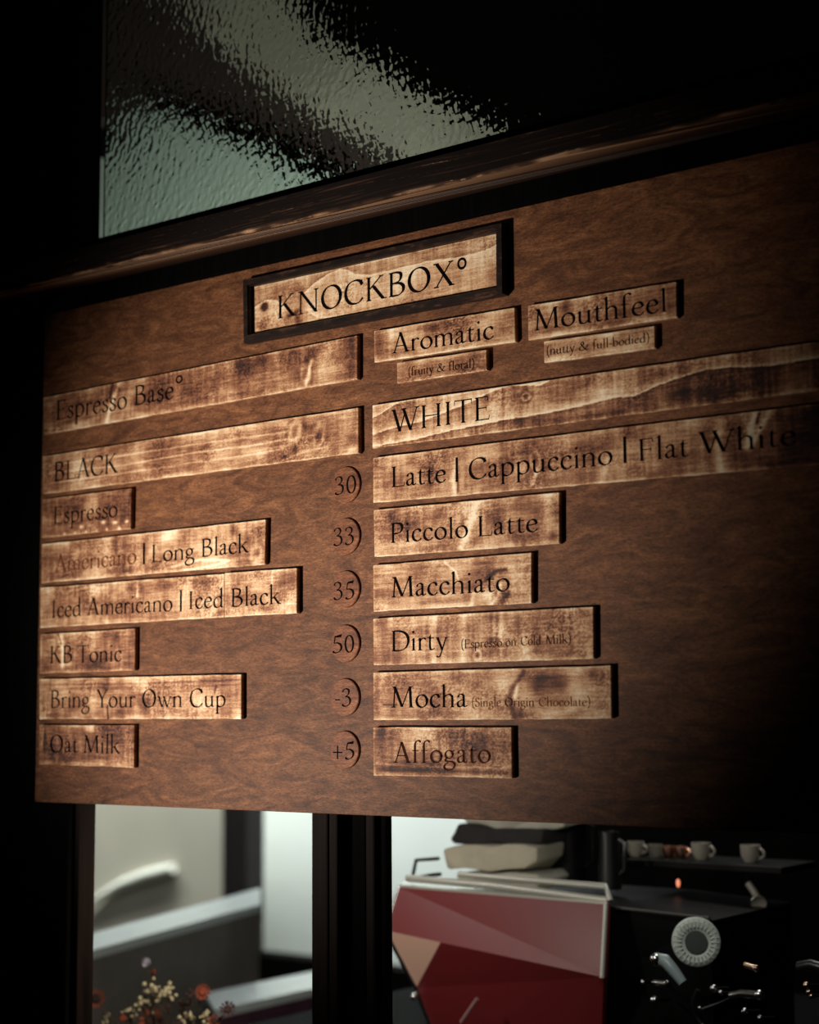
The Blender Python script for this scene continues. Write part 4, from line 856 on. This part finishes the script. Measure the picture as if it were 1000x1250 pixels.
# ------------------------------------------------------------ dried flowers at the lower left
VY = .36
vb_ = at(205, 1290, VY); vx, vz = vb_.x, at(205, 1330, VY).z
side = empty('side_shelf', (vx, VY, vz - .16), 'dark shelf below the frame holding the dried flowers', 'shelf')
MB().box((vx - .25, VY - .12, vz - .165), (vx + .25, VY + .12, vz - .145), .003).build('shelf_board', M_POST, side)
vase = empty('flower_jar', (vx, VY, vz - .145), 'dark glass jar holding the dried flowers', 'vase')
MB().lathe((vx, VY, vz - .145), (0, 0, 1), [(0, 0), (.045, 0), (.05, .02), (.05, .10), (.035, .13), (.038, .145), (.034, .145), (.03, .13), (.045, .10), (.045, .02), (0, .01)], 32).build('jar_body', simple('dark_amber_glass', srgb(30, 18, 12), .1), vase, smooth=True)
M_STEM = simple('dry_stem', srgb(70, 52, 34), .8)
M_SPRIG = simple('cream_dried_blossom', srgb(214, 200, 160), .8, noise=.15, nscale=90)
M_RUST = simple('rust_dried_petal', srgb(140, 62, 34), .8, noise=.3, nscale=60)
M_BROWN = simple('brown_seed_head', srgb(52, 30, 22), .8, noise=.3, nscale=80)
M_PLUM = simple('plum_dried_petal', srgb(66, 34, 42), .8, noise=.3)
rnd = random.Random(4)
top = Vector((vx, VY, vz - .01))
def stem_to(o, p): MB().tube([top, top.lerp(p, .5) + Vector((rnd.uniform(-.008, .008), rnd.uniform(-.01, .01), .01)), p], .0014, 5).build('stem', M_STEM, o)
def sprig(px, py, spread, n, label, mt=M_SPRIG, rr=(.0022, .0045)):
    p = at(px, py, VY + rnd.uniform(-.02, .02)); o = empty('dried_sprig', top, label, 'dried flower', 'dried flowers in the dark jar')
    stem_to(o, p); tips = []
    for k in range(n):
        q = p + Vector((rnd.gauss(0, spread), rnd.gauss(0, spread * .7), rnd.gauss(spread * .2, spread * .8)))
        MB().ball(q, rnd.uniform(*rr), 1).build('blossom', mt, o, smooth=True)
    br_ = MB()
    for k in range(7): br_.tube([p + Vector((0, 0, -.02)), p + Vector((rnd.gauss(0, spread), rnd.gauss(0, spread * .5), rnd.gauss(.004, spread)))], .0008, 4)
    br_.build('twigs', M_STEM, o)
def rosette(px, py, r, mt, label, cm=M_BROWN):
    p = at(px, py, VY + rnd.uniform(-.03, .01)); o = empty('dried_flower', top, label, 'dried flower', 'dried flowers in the dark jar')
    stem_to(o, p); ax = Vector((.5, -.75, .3)).normalized(); u = ax.orthogonal().normalized(); v = ax.cross(u)
    MB().lathe(p, ax, [(0, -.3 * r), (.45 * r, -.2 * r), (.5 * r, .1 * r), (.3 * r, .28 * r), (0, .22 * r)], 16).build('flower_centre', cm, o, smooth=True)
    for k in range(14):
        a = 2 * math.pi * k / 14 + rnd.uniform(-.1, .1); d = u * math.cos(a) + v * math.sin(a); s = ax.cross(d)
        P = [p + d * r * .4, p + d * r * .75 + s * r * .14 + ax * r * .12, p + d * r * 1.05 + ax * r * .25, p + d * r * .75 - s * r * .14 + ax * r * .12]
        MB().prism(P, ax * -.0008).build('petal', mt, o)
sprig(188, 1212, .011, 26, 'cream blossom sprig standing tallest in the bunch')
sprig(175, 1222, .009, 18, 'cream blossom sprig at the left of the tallest one')
sprig(207, 1213, .008, 16, 'cream blossom sprig just right of the tallest one')
sprig(228, 1244, .009, 18, 'cream blossom sprig low at the right of the bunch')
sprig(130, 1246, .006, 9, 'cream blossom sprig low at the far left of the bunch')
sprig(250, 1241, .006, 10, 'cream blossom sprig beside the rust flower')
sprig(187, 1188, .004, 8, 'tiny rust coloured twig tip rising above the cream sprigs', M_RUST, (.0015, .003))
sprig(234, 1214, .005, 8, 'small pinkish bud twig left of the rust flower', M_PLUM, (.002, .004))
rosette(185, 1246, .022, M_RUST, 'large rust flower with a brown centre at the bottom border')
rosette(248, 1211, .014, M_RUST, 'rust flower at the upper right of the bunch', M_RUST)
rosette(118, 1219, .017, M_RUST, 'blurred rust flower beside the left post')
rosette(205, 1229, .010, M_BROWN, 'round brown seed head right of centre')
rosette(183, 1226, .007, M_BROWN, 'small round brown seed head between the cream sprigs')
rosette(218, 1250, .010, M_BROWN, 'round brown seed head at the bottom border')
rosette(278, 1232, .014, M_PLUM, 'open plum flower with pale tips, far right of the bunch')
sprig(160, 1236, .008, 14, 'cream blossom sprig low between the left post and the rust flower')
sprig(222, 1226, .006, 12, 'brown twiggy sprig between the seed heads and the rust flower', M_BROWN, (.002, .0045))
rosette(150, 1243, .012, M_BROWN, 'dark brown open flower near the bottom left of the bunch', M_RUST)
rosette(262, 1246, .011, M_RUST, 'small rust flower at the bottom right of the bunch')
# translucent ball built in place of a blurred bokeh highlight
bb = at(178, 1175, VY + .02); so = empty('bokeh_ball', bb, 'small pale translucent ball in place of a blurred highlight, floating above the bunch on an added stem', 'dried flower')
MB().ball(bb, .0085, 3).build('ball', simple('translucent_bokeh', srgb(190, 180, 190), .2, **{'Transmission Weight': .6}), so, smooth=True)
MB().tube([bb, bb.lerp(top, .5), top], .0009, 5).build('stem', M_STEM, so)  # added stem, only carries the bokeh ball
